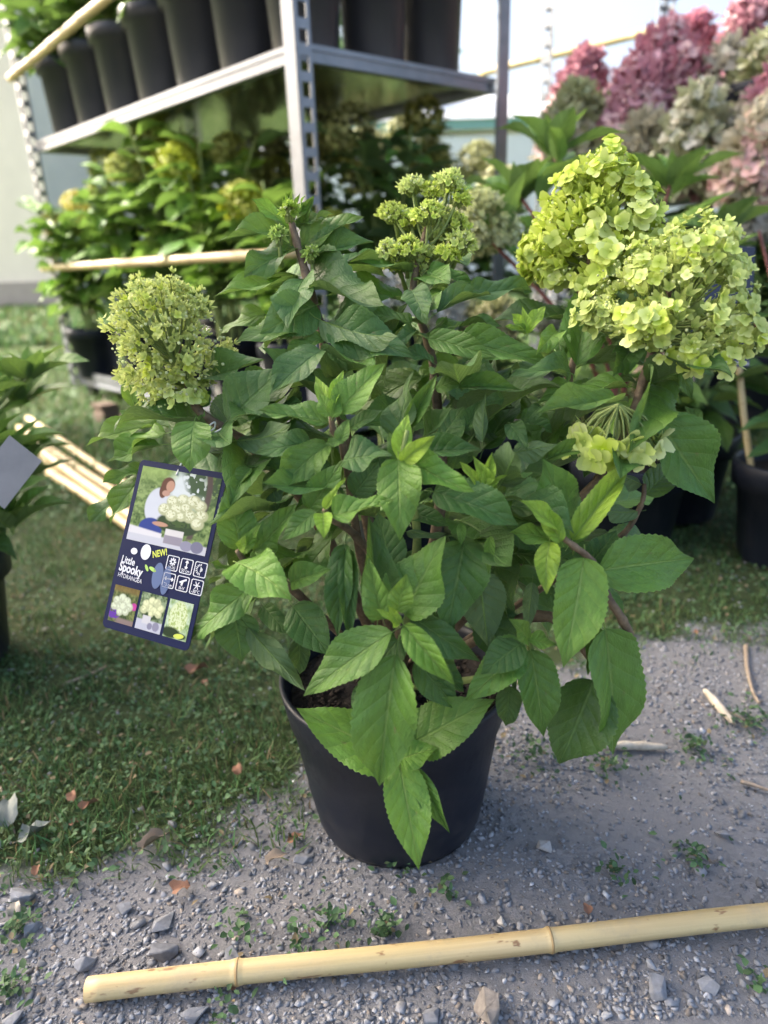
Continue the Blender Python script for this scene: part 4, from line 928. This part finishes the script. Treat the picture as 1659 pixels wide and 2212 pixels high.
# flower heads
FBUDGET = [300]
def flower_head(base, axis, R, H, n, fs, budget, seed, prof='cone', small=False, col=(LIME0, LIME1), stalk=True, lo=0., inner=True, bias=0., clusters=0, spread=.006):
    base = Vector(base); h = link('flower_head', None, hyd); h.location = base-Vector(hyd.location)
    r = np.random.default_rng(seed); P, N, v = head_points(n, R, H, r, prof, lo)
    if clusters:
        Pc, Nc, vc = head_points(clusters, R*.92, H*.94, r, prof, lo); ix = r.integers(0, clusters, n); of = r.normal(0, 1, (n, 3)); of /= np.linalg.norm(of, axis=1, keepdims=True); of = of+Nc[ix]*.7
        P = Pc[ix]+of*spread*r.uniform(.5, 1.1, n)[:, None]; N = Nc[ix]*.6+of*.6+r.normal(0, .2, (n, 3)); N /= np.linalg.norm(N, axis=1, keepdims=True); v = vc[ix]
    Q = axis_frame(axis); P = P@Q.T; N = N@Q.T
    if bias: N = N+np.array(C0-base)/(C0-base).length*bias; N /= np.linalg.norm(N, axis=1, keepdims=True)
    M = frames(np.cross(N, r.normal(0, 1, (n, 3))), N); s = fs*r.uniform(.65, 1.2, n)*(1-.35*v); M = M*s[:, None, None]
    facing = (N@np.array((C0-base).normalized()))+.6*((P@np.array((C0-base).normalized()))/R); order = np.argsort(-facing)
    bud = min(budget, FBUDGET[0]); FBUDGET[0] -= bud; pool = FLSMALL if small else FLMESH
    for i in order[:bud]:
        o = link('floret', pool[r.integers(0, len(pool))], h); mm = Matrix([[*M[i][k], P[i][k]] for k in range(3)]+[[0, 0, 0, 1]]); o.matrix_local = mm
    rest = order[bud:]; L = []; T_ = FTB+FT[:1] if small else FT
    wh = r.integers(0, len(T_), len(rest))
    for k, (V, F, S) in enumerate(T_):
        j = rest[wh == k]
        if len(j):
            vv, ff, _ = batch(V, F, M[j], P[j]); cc = np.tile(fcol(S, *[np.array(q) for q in col]), (len(j), 1))*np.repeat(r.uniform(.8, 1.12, len(j)), len(V))[:, None]; L.append((vv, ff, cc))
    if inner:
        V, F, S = FTB[0]; ni = int(n*.5); P2, N2, _ = head_points(ni, R*.74, H*.86, r, prof, lo); P2 = P2@Q.T; N2 = N2@Q.T
        vv, ff, _ = batch(V, F, frames(np.cross(N2, r.normal(0, 1, (ni, 3))), N2)*fs*.75, P2); L.append((vv, ff, np.tile(fcol(S, np.array(col[0])*.95, np.array(col[1])*.92), (ni, 1))))
    vv, ff, cc = joinb(L); tag(link('floret_mass', mesh('floret_mass', vv, ff, PETAL, True, col=cc), h), kind='stuff')
    # small round buds
    V, F = ico_round(3, .9); nb = n//2; P3, N3, _ = head_points(nb, R*.97, H*.98, r, prof, lo); P3 = P3@Q.T
    vv, ff, cc = batch(V, F, np.repeat(np.eye(3)[None], nb, 0)*.0011*r.uniform(.7, 1.3, nb)[:, None, None], P3, np.array([.60, .66, .32])*r.uniform(.8, 1.2, nb)[:, None]); tag(link('bud_mass', mesh('bud_mass', vv, ff, PETAL, True, col=cc), h), kind='stuff')
    if stalk:
        b = MB(); axv = Vector(axis).normalized()
        for i in r.permutation(n)[:70]:
            p = Vector(P[i]); z = p.dot(axv); c0 = axv*max(-.004, z*.55-.012); b.tube([c0, (c0+p)*.5-axv*.004, p-Vector(N[i])*.002], [.0011, .0008, .0005], 4, False)
        b.tube([axv*-.02, axv*(H*.8)], [.0019, .0008], 6); b.build('stalks', GSTEM, h, True)
    return h
px = .525/FPX
flower_head(at(1287, 585, .525), (-.05, -.15, 1), 166*px, 242*px, 520, .0172, 105, 5, prof='cone', clusters=90, spread=.0065)
px = .448/FPX
flower_head(at(1432, 735, .448), (.28, -.25, 1), 205*px, 240*px, 640, .0118, 115, 2, bias=.15, clusters=75, spread=.0075)
px = .463/FPX
flower_head(at(400, 838, .463), (-.20, -.12, 1), 116*px, 235*px, 620, .0068, 60, 3, clusters=46, spread=.0065, small=True, col=((.42, .52, .06), (.64, .71, .18)), prof='dome')
flower_head(at(395, 865, .457), (-.1, -.2, 1), 60*px, 60*px, 40, .0125, 10, 4, inner=False, stalk=False)
dr = random.Random(41)
for k, (x, y, R_, n) in enumerate([(845, 535, 34, 40), (880, 530, 36, 44), (915, 545, 34, 40), (860, 562, 30, 34), (905, 572, 28, 30), (850, 455, 34, 44), (885, 470, 30, 36), (925, 455, 36, 44), (960, 465, 32, 40), (985, 480, 34, 44), (1000, 520, 34, 40), (965, 545, 28, 30), (890, 395, 30, 36), (935, 410, 30, 36), (972, 385, 34, 44), (990, 420, 26, 30), (945, 500, 30, 34)]):
    p_ = .505/FPX; D_ = .505+dr.uniform(-.012, .014); flower_head(at(x, y+R_*.3, D_), ((x-920)/260+dr.uniform(-.2, .2), -.25, .9), R_*p_, R_*.75*p_, n, .0060, 1, 10+k, small=True, col=((.44, .58, .08), (.68, .78, .22)), prof='cone')
    rel(MB().tube(spline([at(918, 600-max(0, 520-y)*.6, .506), at((x+918)/2, (y+560)/2+12, (D_+.506)/2), at(x, y+R_*.4, D_)], 4), np.linspace(.0014, .0009, 9), 5).build('flower_stalk', GSTEM, hyd, True), hyd)
for k, (x, y, R_, n) in enumerate([(626, 455, 17, 30), (602, 505, 14, 22), (672, 545, 13, 20)]):
    p_ = .47/FPX; flower_head(at(x, y+R_*.5, .472), (0, -.2, 1), R_*p_, R_*1.4*p_, n, .0055, 1, 30+k, small=True, col=((.26, .42, .04), (.44, .62, .10)), prof='dome')
# the drooping cluster under the right head
hB = Vector(at(1335, 895, .415)); fh = link('flower_head', None, hyd); fh.location = hB-Vector(hyd.location); b = MB(); rr_ = random.Random(5)
for k in range(46):
    a = rr_.uniform(0, 2*math.pi); rd = .027*math.sqrt(rr_.uniform(.25, 1)); e = Vector((math.cos(a)*rd*1.15, math.sin(a)*rd, -.010-rr_.uniform(0, .016))); b.tube([(0, 0, .006), e*.6+Vector((0, 0, .007)), e], [.0010, .0007, .0005], 4, False)
    o = link('floret', FLMESH[8+rr_.randrange(4)] if k % 2 else FLMESH[rr_.randrange(8)], fh); N_ = (Vector((e.x, e.y-.008, -.004))).normalized(); q = Vector((0, 0, 1)).rotation_difference(N_); o.rotation_mode = 'QUATERNION'; o.rotation_quaternion = q; o.location = e; s = rr_.uniform(.013, .019); o.scale = (s, s, s)
b.build('stalks', GSTEM, fh, True)
# loose white wire that ties the label
# ------------------------------------------------------------------ the plant label
tc = [at(304, 992, .455), at(492, 1023, .428), at(224, 1354, .446)]
TX = (tc[1]-tc[0]); TW = TX.length; TX.normalize(); TY = (tc[2]-tc[0]); TH = TY.length; TY = (TY-TX*TY.dot(TX)).normalized(); TN = TY.cross(TX) ; TN = TN if TN.dot(-FW) > 0 else -TN
lab = thing('plant_label', 'dark blue plant label with printed photos hanging from the front hydrangea', 'plant label', tc[0])
def lp(u, v, z=0): return TX*(u*TW)+TY*(v*TH)+TN*z
def rrect(u0, u1, v0, v1, rad, n=6):
    P = []
    ru, rv = rad/TW, rad/TH
    for cu, cv, a0 in ((u1-ru, v0+rv, -90), (u1-ru, v1-rv, 0), (u0+ru, v1-rv, 90), (u0+ru, v0+rv, 180)):
        for k in range(n+1): a = math.radians(a0+90*k/n); P.append((cu+math.cos(a)*ru, cv+math.sin(a)*rv))
    return P
NAVY = simple('label_navy', (.004, .009, .045), .55, 0, 0, spec=.12); LWHITE = simple('label_white', (.56, .58, .62), .5); LYEL = simple('label_yellow', (.45, .52, .05), .5); LGREEN = simple('label_green', (.30, .50, .08), .4); LGHOST = simple('label_faded_blue', (.035, .075, .19), .4)
def cplate(P, z0, z1, name, mat, par):
    n = len(P); V = [lp(u, v, z0) for u, v in P]+[lp(u, v, z1) for u, v in P]
    F = [tuple(range(n, 2*n))[::1], tuple(range(n))[::-1]]+[(k, (k+1) % n, n+(k+1) % n, n+k) for k in range(n)]
    return MB().add(V, F).build(name, mat, par)
cardo = cplate(rrect(0, 1, 0, 1, .0035), -.0006, 0, 'card', NAVY, lab)
def pic(u0, u1, v0, v1, nu, nv, fn, seed):
    r = np.random.default_rng(seed); V = []; C_ = []
    U_, V_ = np.meshgrid(np.linspace(0, 1, nu+1), np.linspace(0, 1, nv+1)); c = fn(U_, V_, r)
    P = np.array([lp(u0+(u1-u0)*a, v0+(v1-v0)*b_, .00025) for a, b_ in zip(U_.ravel(), V_.ravel())]); ii = np.arange(nv*nu); a = (ii//nu)*(nu+1)+ii % nu
    F = np.stack([a, a+nu+1, a+nu+2, a+1], 1); o = link('printed_photo', mesh('printed_photo', P, F, PRINT, False, col=np.clip((np.clip(c, 0, 1)**1.25)*.66, 0, 1).reshape(-1, 3)), lab); return o
def L3(c, m_, col): return c*(1-m_[..., None])+np.array(col)*m_[..., None]
def sm(d, w=.02): return np.clip(.5-d/w, 0, 1)
def ell(U, V, cu, cv, ru, rv): return np.sqrt(((U-cu)/ru)**2+((V-cv)/rv)**2)-1
def leafy(U, V, r, a, b, s=.03, k=0):
    n = fnoise(U, V, s, 31+k)*.6+fnoise(U, V, s*.4, 32+k)*.4; n = np.clip((n-.5)*1.8+.5, 0, 1); return np.array(a)*(1-n[..., None])+np.array(b)*n[..., None]
def photo_main(U, V, r):
    c = leafy(U, V, r, (.10, .18, .06), (.38, .50, .22), .05)
    c = L3(c, sm(ell(U, V, .62, .22, .25, .26), .6)*.9, (.82, .88, .92)); c = L3(c, sm(V-.16, .2)*sm(U-.4, .2)*.7, (.45, .60, .22))
    t = fnoise(U, V, .04, 44); c = L3(c, sm(.58-U+.4*(V-.1), .1)*sm(V-.34, .2)*(t > .42), (.10, .17, .09)); c = L3(c, sm(np.abs(U-.86-.05*np.sin(V*5)+.06*V)-.035, .02)*sm(V-.85, .05), (.16, .13, .12))
    c = L3(c, sm(ell(U, V, .30, .50, .16, .25), .1), (.70, .74, .80)); c = L3(c, sm(ell(U, V, .27, .80, .15, .14), .1), (.05, .10, .36))     # jumper, jeans
    c = L3(c, sm(ell(U, V, .375, .20, .085, .105), .15), (.20, .10, .07)); c = L3(c, sm(ell(U, V, .33, .28, .05, .10), .15), (.20, .10, .07)); c = L3(c, sm(ell(U, V, .405, .21, .052, .075), .15), (.62, .40, .30)); c = L3(c, sm(ell(U, V, .37, .31, .05, .04), .2), (.60, .40, .32))
    c = L3(c, sm(ell(U, V, .60, .68, .27, .14), .12), (.06, .11, .05)); c = L3(c, sm(ell(U, V, .62, .60, .2, .12), .2)*(fnoise(U, V, .02, 50) > .4), (.10, .17, .06))
    for x, y, s in ((.48, .40, .08), (.60, .36, .08), (.73, .36, .09), (.82, .40, .08), (.40, .52, .085), (.55, .50, .09), (.66, .46, .07), (.72, .55, .09), (.86, .52, .08), (.50, .58, .08), (.83, .63, .08), (.62, .58, .06)):
        c = L3(c, sm(ell(U, V, x, y, s, s*.95), .25), np.array((.70, .74, .48))*(.8)); c = L3(c, sm(ell(U, V, x-.015, y-.015, s*.7, s*.66), .4)*(fnoise(U, V, .014, 51) > .35), (.84, .87, .66))
    c = L3(c, sm(ell(U, V, .38, .72, .10, .03), .2), (.62, .40, .30))
    c = L3(c, sm(.87+.02*U-V, .02), (.66, .68, .74)); c = L3(c, sm(.80+.09*U-V, .02)*sm(V-.90, .01)*sm(U-.43, .01), (.80, .80, .82))
    c = L3(c, sm(np.abs(U-.58)-.115, .01)*sm(.76-V, .01)*sm(V-.95, .01), (.78, .77, .76)); c = L3(c, sm(np.abs(U-.58)-.115, .01)*sm(.84-V, .01)*sm(V-.95, .01), (.40, .38, .44))
    c = L3(c, sm(ell(U, V, .755, .93, .075, .065), .1), (.38, .38, .48)); c = L3(c, sm(ell(U, V, .885, .92, .075, .075), .1), (.28, .28, .38)); return c
def blobs(U, V, c, L_, col):
    for x, y, s in L_: c = L3(c, sm(ell(U, V, x, y, s, s*.8), .25), np.array(col)*.85); c = L3(c, sm(ell(U, V, x-.02, y-.02, s*.7, s*.55), .4)*(fnoise(U, V, .05, 53) > .35), np.array(col)*1.12)
    return c
def photo_a(U, V, r):
    c = leafy(U, V, r, (.06, .11, .04), (.30, .34, .14), .09, 1); c = L3(c, sm(V-.16, .1)*.7, (.32, .22, .08)); c = L3(c, sm(.86-V, .05)*sm(.3-U, .2), (.35, .28, .26)); c = L3(c, sm(ell(U, V, .18, .78, .24, .14), .3)*(fnoise(U, V, .05, 54) > .3), (.20, .08, .46))
    c = L3(c, sm(ell(U, V, .9, .48, .13, .1), .3), (.62, .10, .42)); c = blobs(U, V, c, [(.2, .42, .15), (.4, .32, .15), (.6, .38, .15), (.72, .52, .15), (.3, .55, .16), (.5, .55, .16), (.14, .58, .13), (.62, .66, .13), (.4, .7, .13)], (.72, .78, .60)); return c
def photo_b(U, V, r):
    c = leafy(U, V, r, (.08, .14, .05), (.42, .52, .34), .09, 2); c = L3(c, sm(ell(U, V, .5, .56, .34, .12), .2), (.07, .12, .05)); c = L3(c, sm(.72-V, .03), (.62, .64, .72)); c = blobs(U, V, c, [(.25, .3, .14), (.45, .2, .14), (.66, .22, .15), (.82, .34, .14), (.2, .46, .14), (.42, .4, .15), (.6, .44, .14), (.78, .5, .13), (.5, .55, .1)], (.76, .80, .52))
    c = L3(c, sm(np.abs(U-.38)-.16, .02)*sm(.6-V, .02)*sm(V-.82, .02), (.72, .72, .74)); c = L3(c, sm(ell(U, V, .55, .86, .1, .09), .1), (.34, .34, .44)); c = L3(c, sm(ell(U, V, .78, .84, .13, .12), .1), (.36, .36, .46)); return c
def photo_c(U, V, r):
    c = leafy(U, V, r, (.30, .45, .16), (.66, .78, .62), .14, 3); k = fnoise(U, V, .035, 56); d = ell(U, V, .48, .44, .38, .42)
    c = L3(c, sm(d, .12), (.50, .62, .26)); c = L3(c, sm(d, .12)*(k > .42), (.78, .86, .58)); c = L3(c, sm(ell(U, V, .3, .86, .4, .14), .3), (.05, .09, .04)); c = L3(c, sm(ell(U, V, .75, .9, .2, .08), .3), (.07, .12, .05)); return c
pic(.05, .955, .035, .475, 150, 140, photo_main, 1); pic(.05, .345, .745, .955, 40, 56, photo_a, 2); pic(.375, .665, .745, .955, 40, 56, photo_b, 3); pic(.695, .955, .745, .955, 40, 56, photo_c, 4)
def text(s, u, v, size, mat, rot=0, bold=0., sx=1.0, par=lab, z=.0004, align='LEFT'):
    cu = bpy.data.curves.new('lettering', 'FONT'); cu.body = s; cu.size = 1.0; cu.offset = bold; cu.align_x = align; cu.resolution_u = 4
    o = bpy.data.objects.new('lettering', cu); COL.objects.link(o); dg = bpy.context.evaluated_depsgraph_get(); me = bpy.data.meshes.new_from_object(o.evaluated_get(dg)); bpy.data.objects.remove(o)
    me.materials.clear(); me.materials.append(mat); q = link('lettering', me, par); a = math.radians(rot); X1 = TX*math.cos(a)-TY*math.sin(a); Y1 = -TY*math.cos(a)-TX*math.sin(a); M = Matrix.Identity(4); p = lp(u, v, z)
    for k in range(3): M[k][0] = X1[k]*size*sx; M[k][1] = Y1[k]*size; M[k][2] = TN[k]*size; M[k][3] = p[k]
    q.matrix_local = M; return q
text('Little', .05, .612, .0066, LWHITE, -3, .02, .85); text('Spooky', .045, .660, .0082, LWHITE, -3, .03, .80); text('HYDRANGEA', .05, .697, .0040, LWHITE, -3, .0, .85)
text('NEW!', .40, .548, .0060, LYEL, 20, .03, .75)
def disc(u, v, ru, rv, mat, name='emblem', z=.0004, rot=0.):
    P = []
    for k in range(20):
        a = 2*math.pi*k/20; du, dv = math.cos(a)*ru*TW, math.sin(a)*rv*TW; P.append((u+(du*math.cos(rot)-dv*math.sin(rot))/TW, v+(du*math.sin(rot)+dv*math.cos(rot))/TH))
    return cplate(P, z-.0001, z, name, mat, lab)
disc(.175, .535, .038, .030, LWHITE); disc(.31, .525, .058, .072, LWHITE); disc(.36, .612, .035, .014, LGREEN, rot=.9); disc(.43, .612, .045, .017, LGREEN, rot=.3); disc(.50, .64, .06, .12, LGHOST); disc(.60, .655, .05, .13, LGHOST)
ic = [('VI-XI', 0), ('50 cm', 1), ('', 2), ('70 cm', 3), ('III-V', 4), ('-30°C', 5)]
for s, k in ic:
    cu_, cv_ = .565+(k % 3)*.155, .510+(k//3)*.098; P = rrect(cu_-.0, cu_+.135, cv_, cv_+.085, .0012, 4); Q = rrect(cu_+.009, cu_+.126, cv_+.0045, cv_+.0805, .0009, 4); n = len(P)
    V = [lp(a, b_, .0004) for a, b_ in P]+[lp(a, b_, .0004) for a, b_ in Q]; MB().add(V, [(j, (j+1) % n, n+(j+1) % n, n+j) for j in range(n)]).build('icon_frame', LWHITE, lab)
    if s: text(s, cu_+.067, cv_+.076, .0029, LWHITE, 0, .01, .9, align='CENTER')
    um, vm = cu_+.067, cv_+(.034 if s else .042)
    b = MB()
    def seg(u0, v0, u1, v1, w_): 
        d = Vector((u1-u0, v1-v0, 0)); q = Vector((-d.y, d.x, 0)).normalized()*w_; b.add([lp(um+(x)/TW, vm+(y)/TH, .0004) for x, y in ((u0+q.x, v0+q.y), (u0-q.x, v0-q.y), (u1-q.x, v1-q.y), (u1+q.x, v1+q.y))], [(0, 1, 2, 3)])
    if k == 1: seg(0, -.0024, 0, .0022, .0004); seg(-.001, -.0012, 0, -.0027, .0004); seg(.001, -.0012, 0, -.0027, .0004); seg(-.001, .0012, 0, .0026, .0004); seg(.001, .0012, 0, .0026, .0004)
    elif k == 3: seg(-.003, 0, .003, 0, .0004); seg(-.0034, 0, -.002, -.001, .0004); seg(-.0034, 0, -.002, .001, .0004); seg(.0034, 0, .002, -.001, .0004); seg(.0034, 0, .002, .001, .0004)
    elif k == 4: seg(-.0024, .0005, .0026, -.002, .0006); seg(-.0002, -.0006, -.0006, .0022, .0007)
    elif k == 5:
        for j in range(3): a = j*math.pi/3; seg(-.0027*math.cos(a), -.0027*math.sin(a), .0027*math.cos(a), .0027*math.sin(a), .00028)
    elif k == 0:
        for j in range(8): a = j*math.pi/4; seg(.0008*math.cos(a), .0008*math.sin(a), .0026*math.cos(a), .0026*math.sin(a), .0005)
    else:
        for j in range(9): a = math.pi/2+j*math.pi/8; seg(.0022*math.cos(a), .0022*math.sin(a), .0036*math.cos(a), .0036*math.sin(a), .0003)
        for j in range(5): seg(.0002+.0003*j, -.0016+.00025*j, .0002+.0003*j, .0016-.00025*j, .0003)
    b.build('icon', LWHITE, lab)
disc(.87, .935, .055, .022, LYEL, 'emblem', .0005, -.15)
# hole and tie
WIRE = simple('white_wire', (.72, .72, .70), .4)
hp = lab.location+lp(.46, .058, .001)
wt = thing('wire_tie', 'white wire loop holding the printed label to a stem', 'wire', hp)
b = MB(); b.tube(spline([hp, at(400, 985, .447), at(432, 940, .448), at(462, 912, .447), at(463, 925, .449), at(450, 934, .449), at(452, 941, .448), at(480, 925, .444), at(492, 918, .442)]), .0006, 6); rel(b.build('wire', WIRE, wt, True), wt)
# ------------------------------------------------------------------ things on the ground
p0 = gnd(188, 2138, .0078); p1 = gnd(1760, 1967, .0085)
fc = thing('bamboo_cane', 'thick pale bamboo cane lying across the gravel in front of the pot', 'bamboo cane', p0)
Lc = (p1-p0).length; dq = (p1-p0).normalized().to_track_quat('X', 'Z'); P = []; R = []; ND = [.205, .625, 1.05]
NDr = [(gnd(x, y, .0085)-p0).length/Lc for x, y in ((513, 2100), (1185, 2022))]
for s in sorted(set(list(np.linspace(0, 1, 50))+[q+e for q in NDr for e in (-.012, -.008, -.004, -.002, 0, .002, .004, .008)])):
    dn = min(abs(s-q) for q in NDr); P.append(Vector((s*Lc, math.sin(s*9)*.0008, 0))); R.append(.0071*(1+.12*math.exp(-(dn/.0045)**2)-.10*math.exp(-((dn)/.0008)**2)))
V = []; b = MB(); b.tube(P, R, 28, False); nn = 28
# hollow cut end
for rr_, xx in ((.0106, 0), (.0066, 0), (.0060, .02)): pass
o0 = len(b.V); N_ = nn
ref = [Vector(v) for v in b.V[:nn]]
for f_, x_ in ((.62, -.0001), (.58, .03)):
    for v in ref: b.V.append((x_, v.y*f_, v.z*f_))
for k in range(nn): b.F.append((k, o0+k, o0+(k+1) % nn, (k+1) % nn)); b.F.append((o0+k, o0+nn+k, o0+nn+(k+1) % nn, o0+(k+1) % nn))
b.F.append(tuple(o0+nn+k for k in range(nn)))
cu = b.build('culm', BAMBOO, fc, True); cu.rotation_mode = 'QUATERNION'; cu.rotation_quaternion = dq
for q in NDr:
    k = MB().tube([(q*Lc-.0009, math.sin(q*9)*.0008, 0), (q*Lc+.0009, math.sin(q*9)*.0008, 0)], .0079, 28).build('node', NODE, fc, True); k.rotation_mode = 'QUATERNION'; k.rotation_quaternion = dq
def stone(x, y, s, seed, label, group=None, col=(.20, .21, .235), flat=.5):
    import bmesh
    g = gnd(x, y); t = thing('stone', label, 'stone', (g.x, g.y, float(gz(g.x, g.y))), group)
    V, F = ico(seed, flat); bm = bmesh.new(); vs_ = [bm.verts.new(v) for v in V]; [bm.faces.new([vs_[i] for i in f]) for f in F]
    bmesh.ops.bevel(bm, geom=bm.edges[:], offset=.045, segments=1, affect='EDGES'); me = bpy.data.meshes.new('stone'); bm.to_mesh(me); bm.free()
    n = len(me.vertices); co = np.zeros(n*3, np.float32); me.vertices.foreach_get('co', co); co = co.reshape(-1, 3)*s; co[:, 2] += s*flat*.42; me.vertices.foreach_set('co', co.ravel())
    a_ = me.color_attributes.new('Col', 'FLOAT_COLOR', 'POINT'); c_ = np.ones((n, 4), np.float32); c_[:, :3] = col; a_.data.foreach_set('color', c_.ravel()); me.materials.append(STONE); me.update()
    o = link('rock', me, t); t.rotation_euler = (0, 0, seed*1.7); return t
ST = [(352, 1990, .0125, 'blue grey angular stone above the bamboo cane at left', 1), (355, 2062, .013, 'long dark grey stone just above the left end of the cane', 2), (52, 1942, .0135, 'angular grey stone at the left edge among weeds', 3), (422, 2190, .012, 'blue grey stone below the left part of the cane', 4), (500, 2065, .008, 'small grey stone touching the upper side of the cane', 5), (1058, 2172, .0145, 'brownish grey flat stone at the bottom middle', 6), (1530, 2125, .009, 'cube shaped grey stone below the right part of the cane', 7), (1648, 2130, .011, 'grey stone at the right edge below the cane', 8), (30, 2205, .012, 'grey stone in the bottom left corner', 9), (1420, 2135, .010, 'flat grey slate chip below the cane at right', 10), (1175, 1832, .008, 'pale round pebble beside the pot on the right', 11), (1500, 1590, .012, 'dark blue stone near the dry pods', 12), (940, 2190, .011, 'blue grey slate stone at the bottom centre', 13), (700, 1985, .010, 'grey stone between weeds left of the pot base', 14), (75, 2010, .009, 'flat grey stone beside the left weeds', 15), (1085, 1990, .006, 'white pebble above the cane near its right node', 16), (655, 1850, .010, 'grey stone beside the foot of the black pot', 17), (1560, 1800, .008, 'grey stone on the gravel right of the pot', 18), (180, 2090, .010, 'grey stone near the cut end of the cane', 19), (270, 1960, .009, 'small dark stone left of the blue grey stone', 20)]
for x, y, s, lb, sd in ST: stone(x, y, s*.92, sd, lb, 'larger stones on the gravel', {6: (.21, .19, .17), 11: (.36, .35, .34), 16: (.55, .52, .47), 2: (.16, .165, .18)}.get(sd, (.17+.02*(sd % 4), .18+.02*(sd % 4), .20+.02*(sd % 4))), .45+.08*(sd % 4))
DRY = bark_mat('dry_leaf', (.20, .095, .055), (.38, .20, .12)); PALE = bark_mat('dry_pod', (.42, .36, .28), (.60, .54, .44)); TWIG = bark_mat('twig', (.22, .17, .12), (.36, .29, .22)); GDRY = bark_mat('grey_leaf', (.20, .22, .19), (.30, .32, .28))
DM = {}
def litter(name, x, y, l, w_, az, label, mat, var, cat='dry leaf', lift=.006, group='dry leaves on the ground'):
    g = gnd(x, y); key = (mat.name, var)
    if key not in DM: V, F, U = leaf_template('dry', .9, [1.2, -1.0, .6][var % 3], .18, var*1.3, .8, rows=10, half=2, serr=.05, pet=.08); DM[key] = mesh('dry_leaf', V, F, mat, True, U)
    o = link(name, DM[key]); o.location = (g.x, g.y, float(gz(g.x, g.y))+lift); o.rotation_euler = (random.uniform(-.15, .25), random.uniform(-.3, .3), az); o.scale = (l*w_, l, l*.7); tag(o, label, cat, group); return o
for k, (x, y, l, w_, az, lb) in enumerate([(410, 1460, .022, .5, -1.1, 'curled reddish dry leaf on the lawn below the printed label'), (445, 1485, .013, .6, .5, 'small brown dry leaf right of the curled one on the lawn'), (160, 1740, .012, .7, .4, 'red brown dry leaf on the left lawn'), (180, 1760, .014, .4, -.9, 'narrow brown leaf touching the red brown one'), (150, 1790, .011, .5, -1.2, 'short orange brown leaf piece on the left lawn'), (300, 1845, .028, .32, -.9, 'long pointed brown leaf between lawn and gravel'), (375, 1930, .013, .7, -1.4, 'salmon dry leaf on the weeds above the cane'), (405, 1928, .010, .7, .8, 'smaller salmon leaf beside the larger one'), (78, 1905, .010, .6, .1, 'upright salmon leaf chip at left on gravel'), (515, 1680, .011, .8, .4, 'salmon leaf on the lawn left of the pot'), (620, 1825, .014, .6, -1.0, 'brown dry leaf near the foot of the pot'), (575, 1870, .018, .5, -1.3, 'tan dry leaf in the weeds left of the pot foot'), (30, 1990, .010, .8, .3, 'yellow tan leaf at the left edge'), (90, 1365, .012, .6, -.7, 'yellow dry leaf on the lawn at far left'), (1270, 1985, .008, .8, .2, 'red brown leaf bit above the cane at right'), (510, 2145, .007, .7, .9, 'orange leaf bit below the cane near its left node'), (1320, 1390, .014, .6, -1.2, 'pale brown leaf on the grass behind the pods'), (1500, 1380, .012, .6, -1, 'orange dry leaf on the grass at right')]):
    litter('dry_leaf', x, y, l, w_, az, lb, DRY if k not in (5, 11, 12, 13) else (TWIG if k in (5, 11) else PALE), k % 3)
for k, (x, y, l, az) in enumerate([(15, 1800, .03, .4), (40, 1830, .028, -1.0), (5, 1845, .024, 1.6)]): litter('wilted_leaf', x, y, l, .55, az, ['upper', 'right', 'lower'][k]+' of three grey wilted leaves at the left edge', GDRY, k, group='wilted leaves at the left edge')
def pod(x0, y0, x1, y1, r, label):
    a = gnd(x0, y0, r*.7); c = gnd(x1, y1, r*.7); t = thing('seed_pod', label, 'seed pod', a, 'dry seed pods'); n_ = 14; P = []; R = []
    for k in range(n_+1): s = k/n_; P.append((c-a)*s+Vector((0, math.sin(s*3)*.002, 0))); R.append(r*(.15+.85*math.sin(math.pi*min(1, max(0, s*.94+.03)))**.5)*(1+.12*math.sin(s*22)))
    MB().tube(P, R, 10).build('pod', PALE, t, True); MB().tube([(c-a), (c-a)*1.06], [r*.2, r*.12], 5).build('tip', TWIG, t, True); return t
pod(1522, 1490, 1585, 1562, .0042, 'whitish curved seed pod on the gravel at right'); pod(1300, 1612, 1442, 1615, .0040, 'pale seed pod lying below the hanging right leaf')
def twig(pts, r, label):
    Q = [gnd(x, y, r) for x, y in pts]; t = thing('twig', label, 'twig', Q[0], 'twigs on the ground'); S = spline([q-Q[0] for q in Q], 4); MB().tube(S, np.linspace(r, r*.5, len(S)), 6).build('twig', TWIG, t, True)
twig([(1612, 1395), (1614, 1440), (1625, 1490), (1640, 1520)], .0028, 'bent brown twig at the right edge beside the pods'); twig([(140, 1478), (180, 1462), (225, 1443)], .0024, 'straight pale twig on the lawn at left'); twig([(1600, 1688), (1640, 1700), (1680, 1715)], .002, 'pale twig at the right edge on the gravel'); twig([(0, 1700), (20, 1760), (32, 1800)], .0012, 'thin green brown stalk at the left edge'); twig([(1540, 1520), (1600, 1550), (1659, 1580)], .0012, 'thin twig next to the curved seed pod')
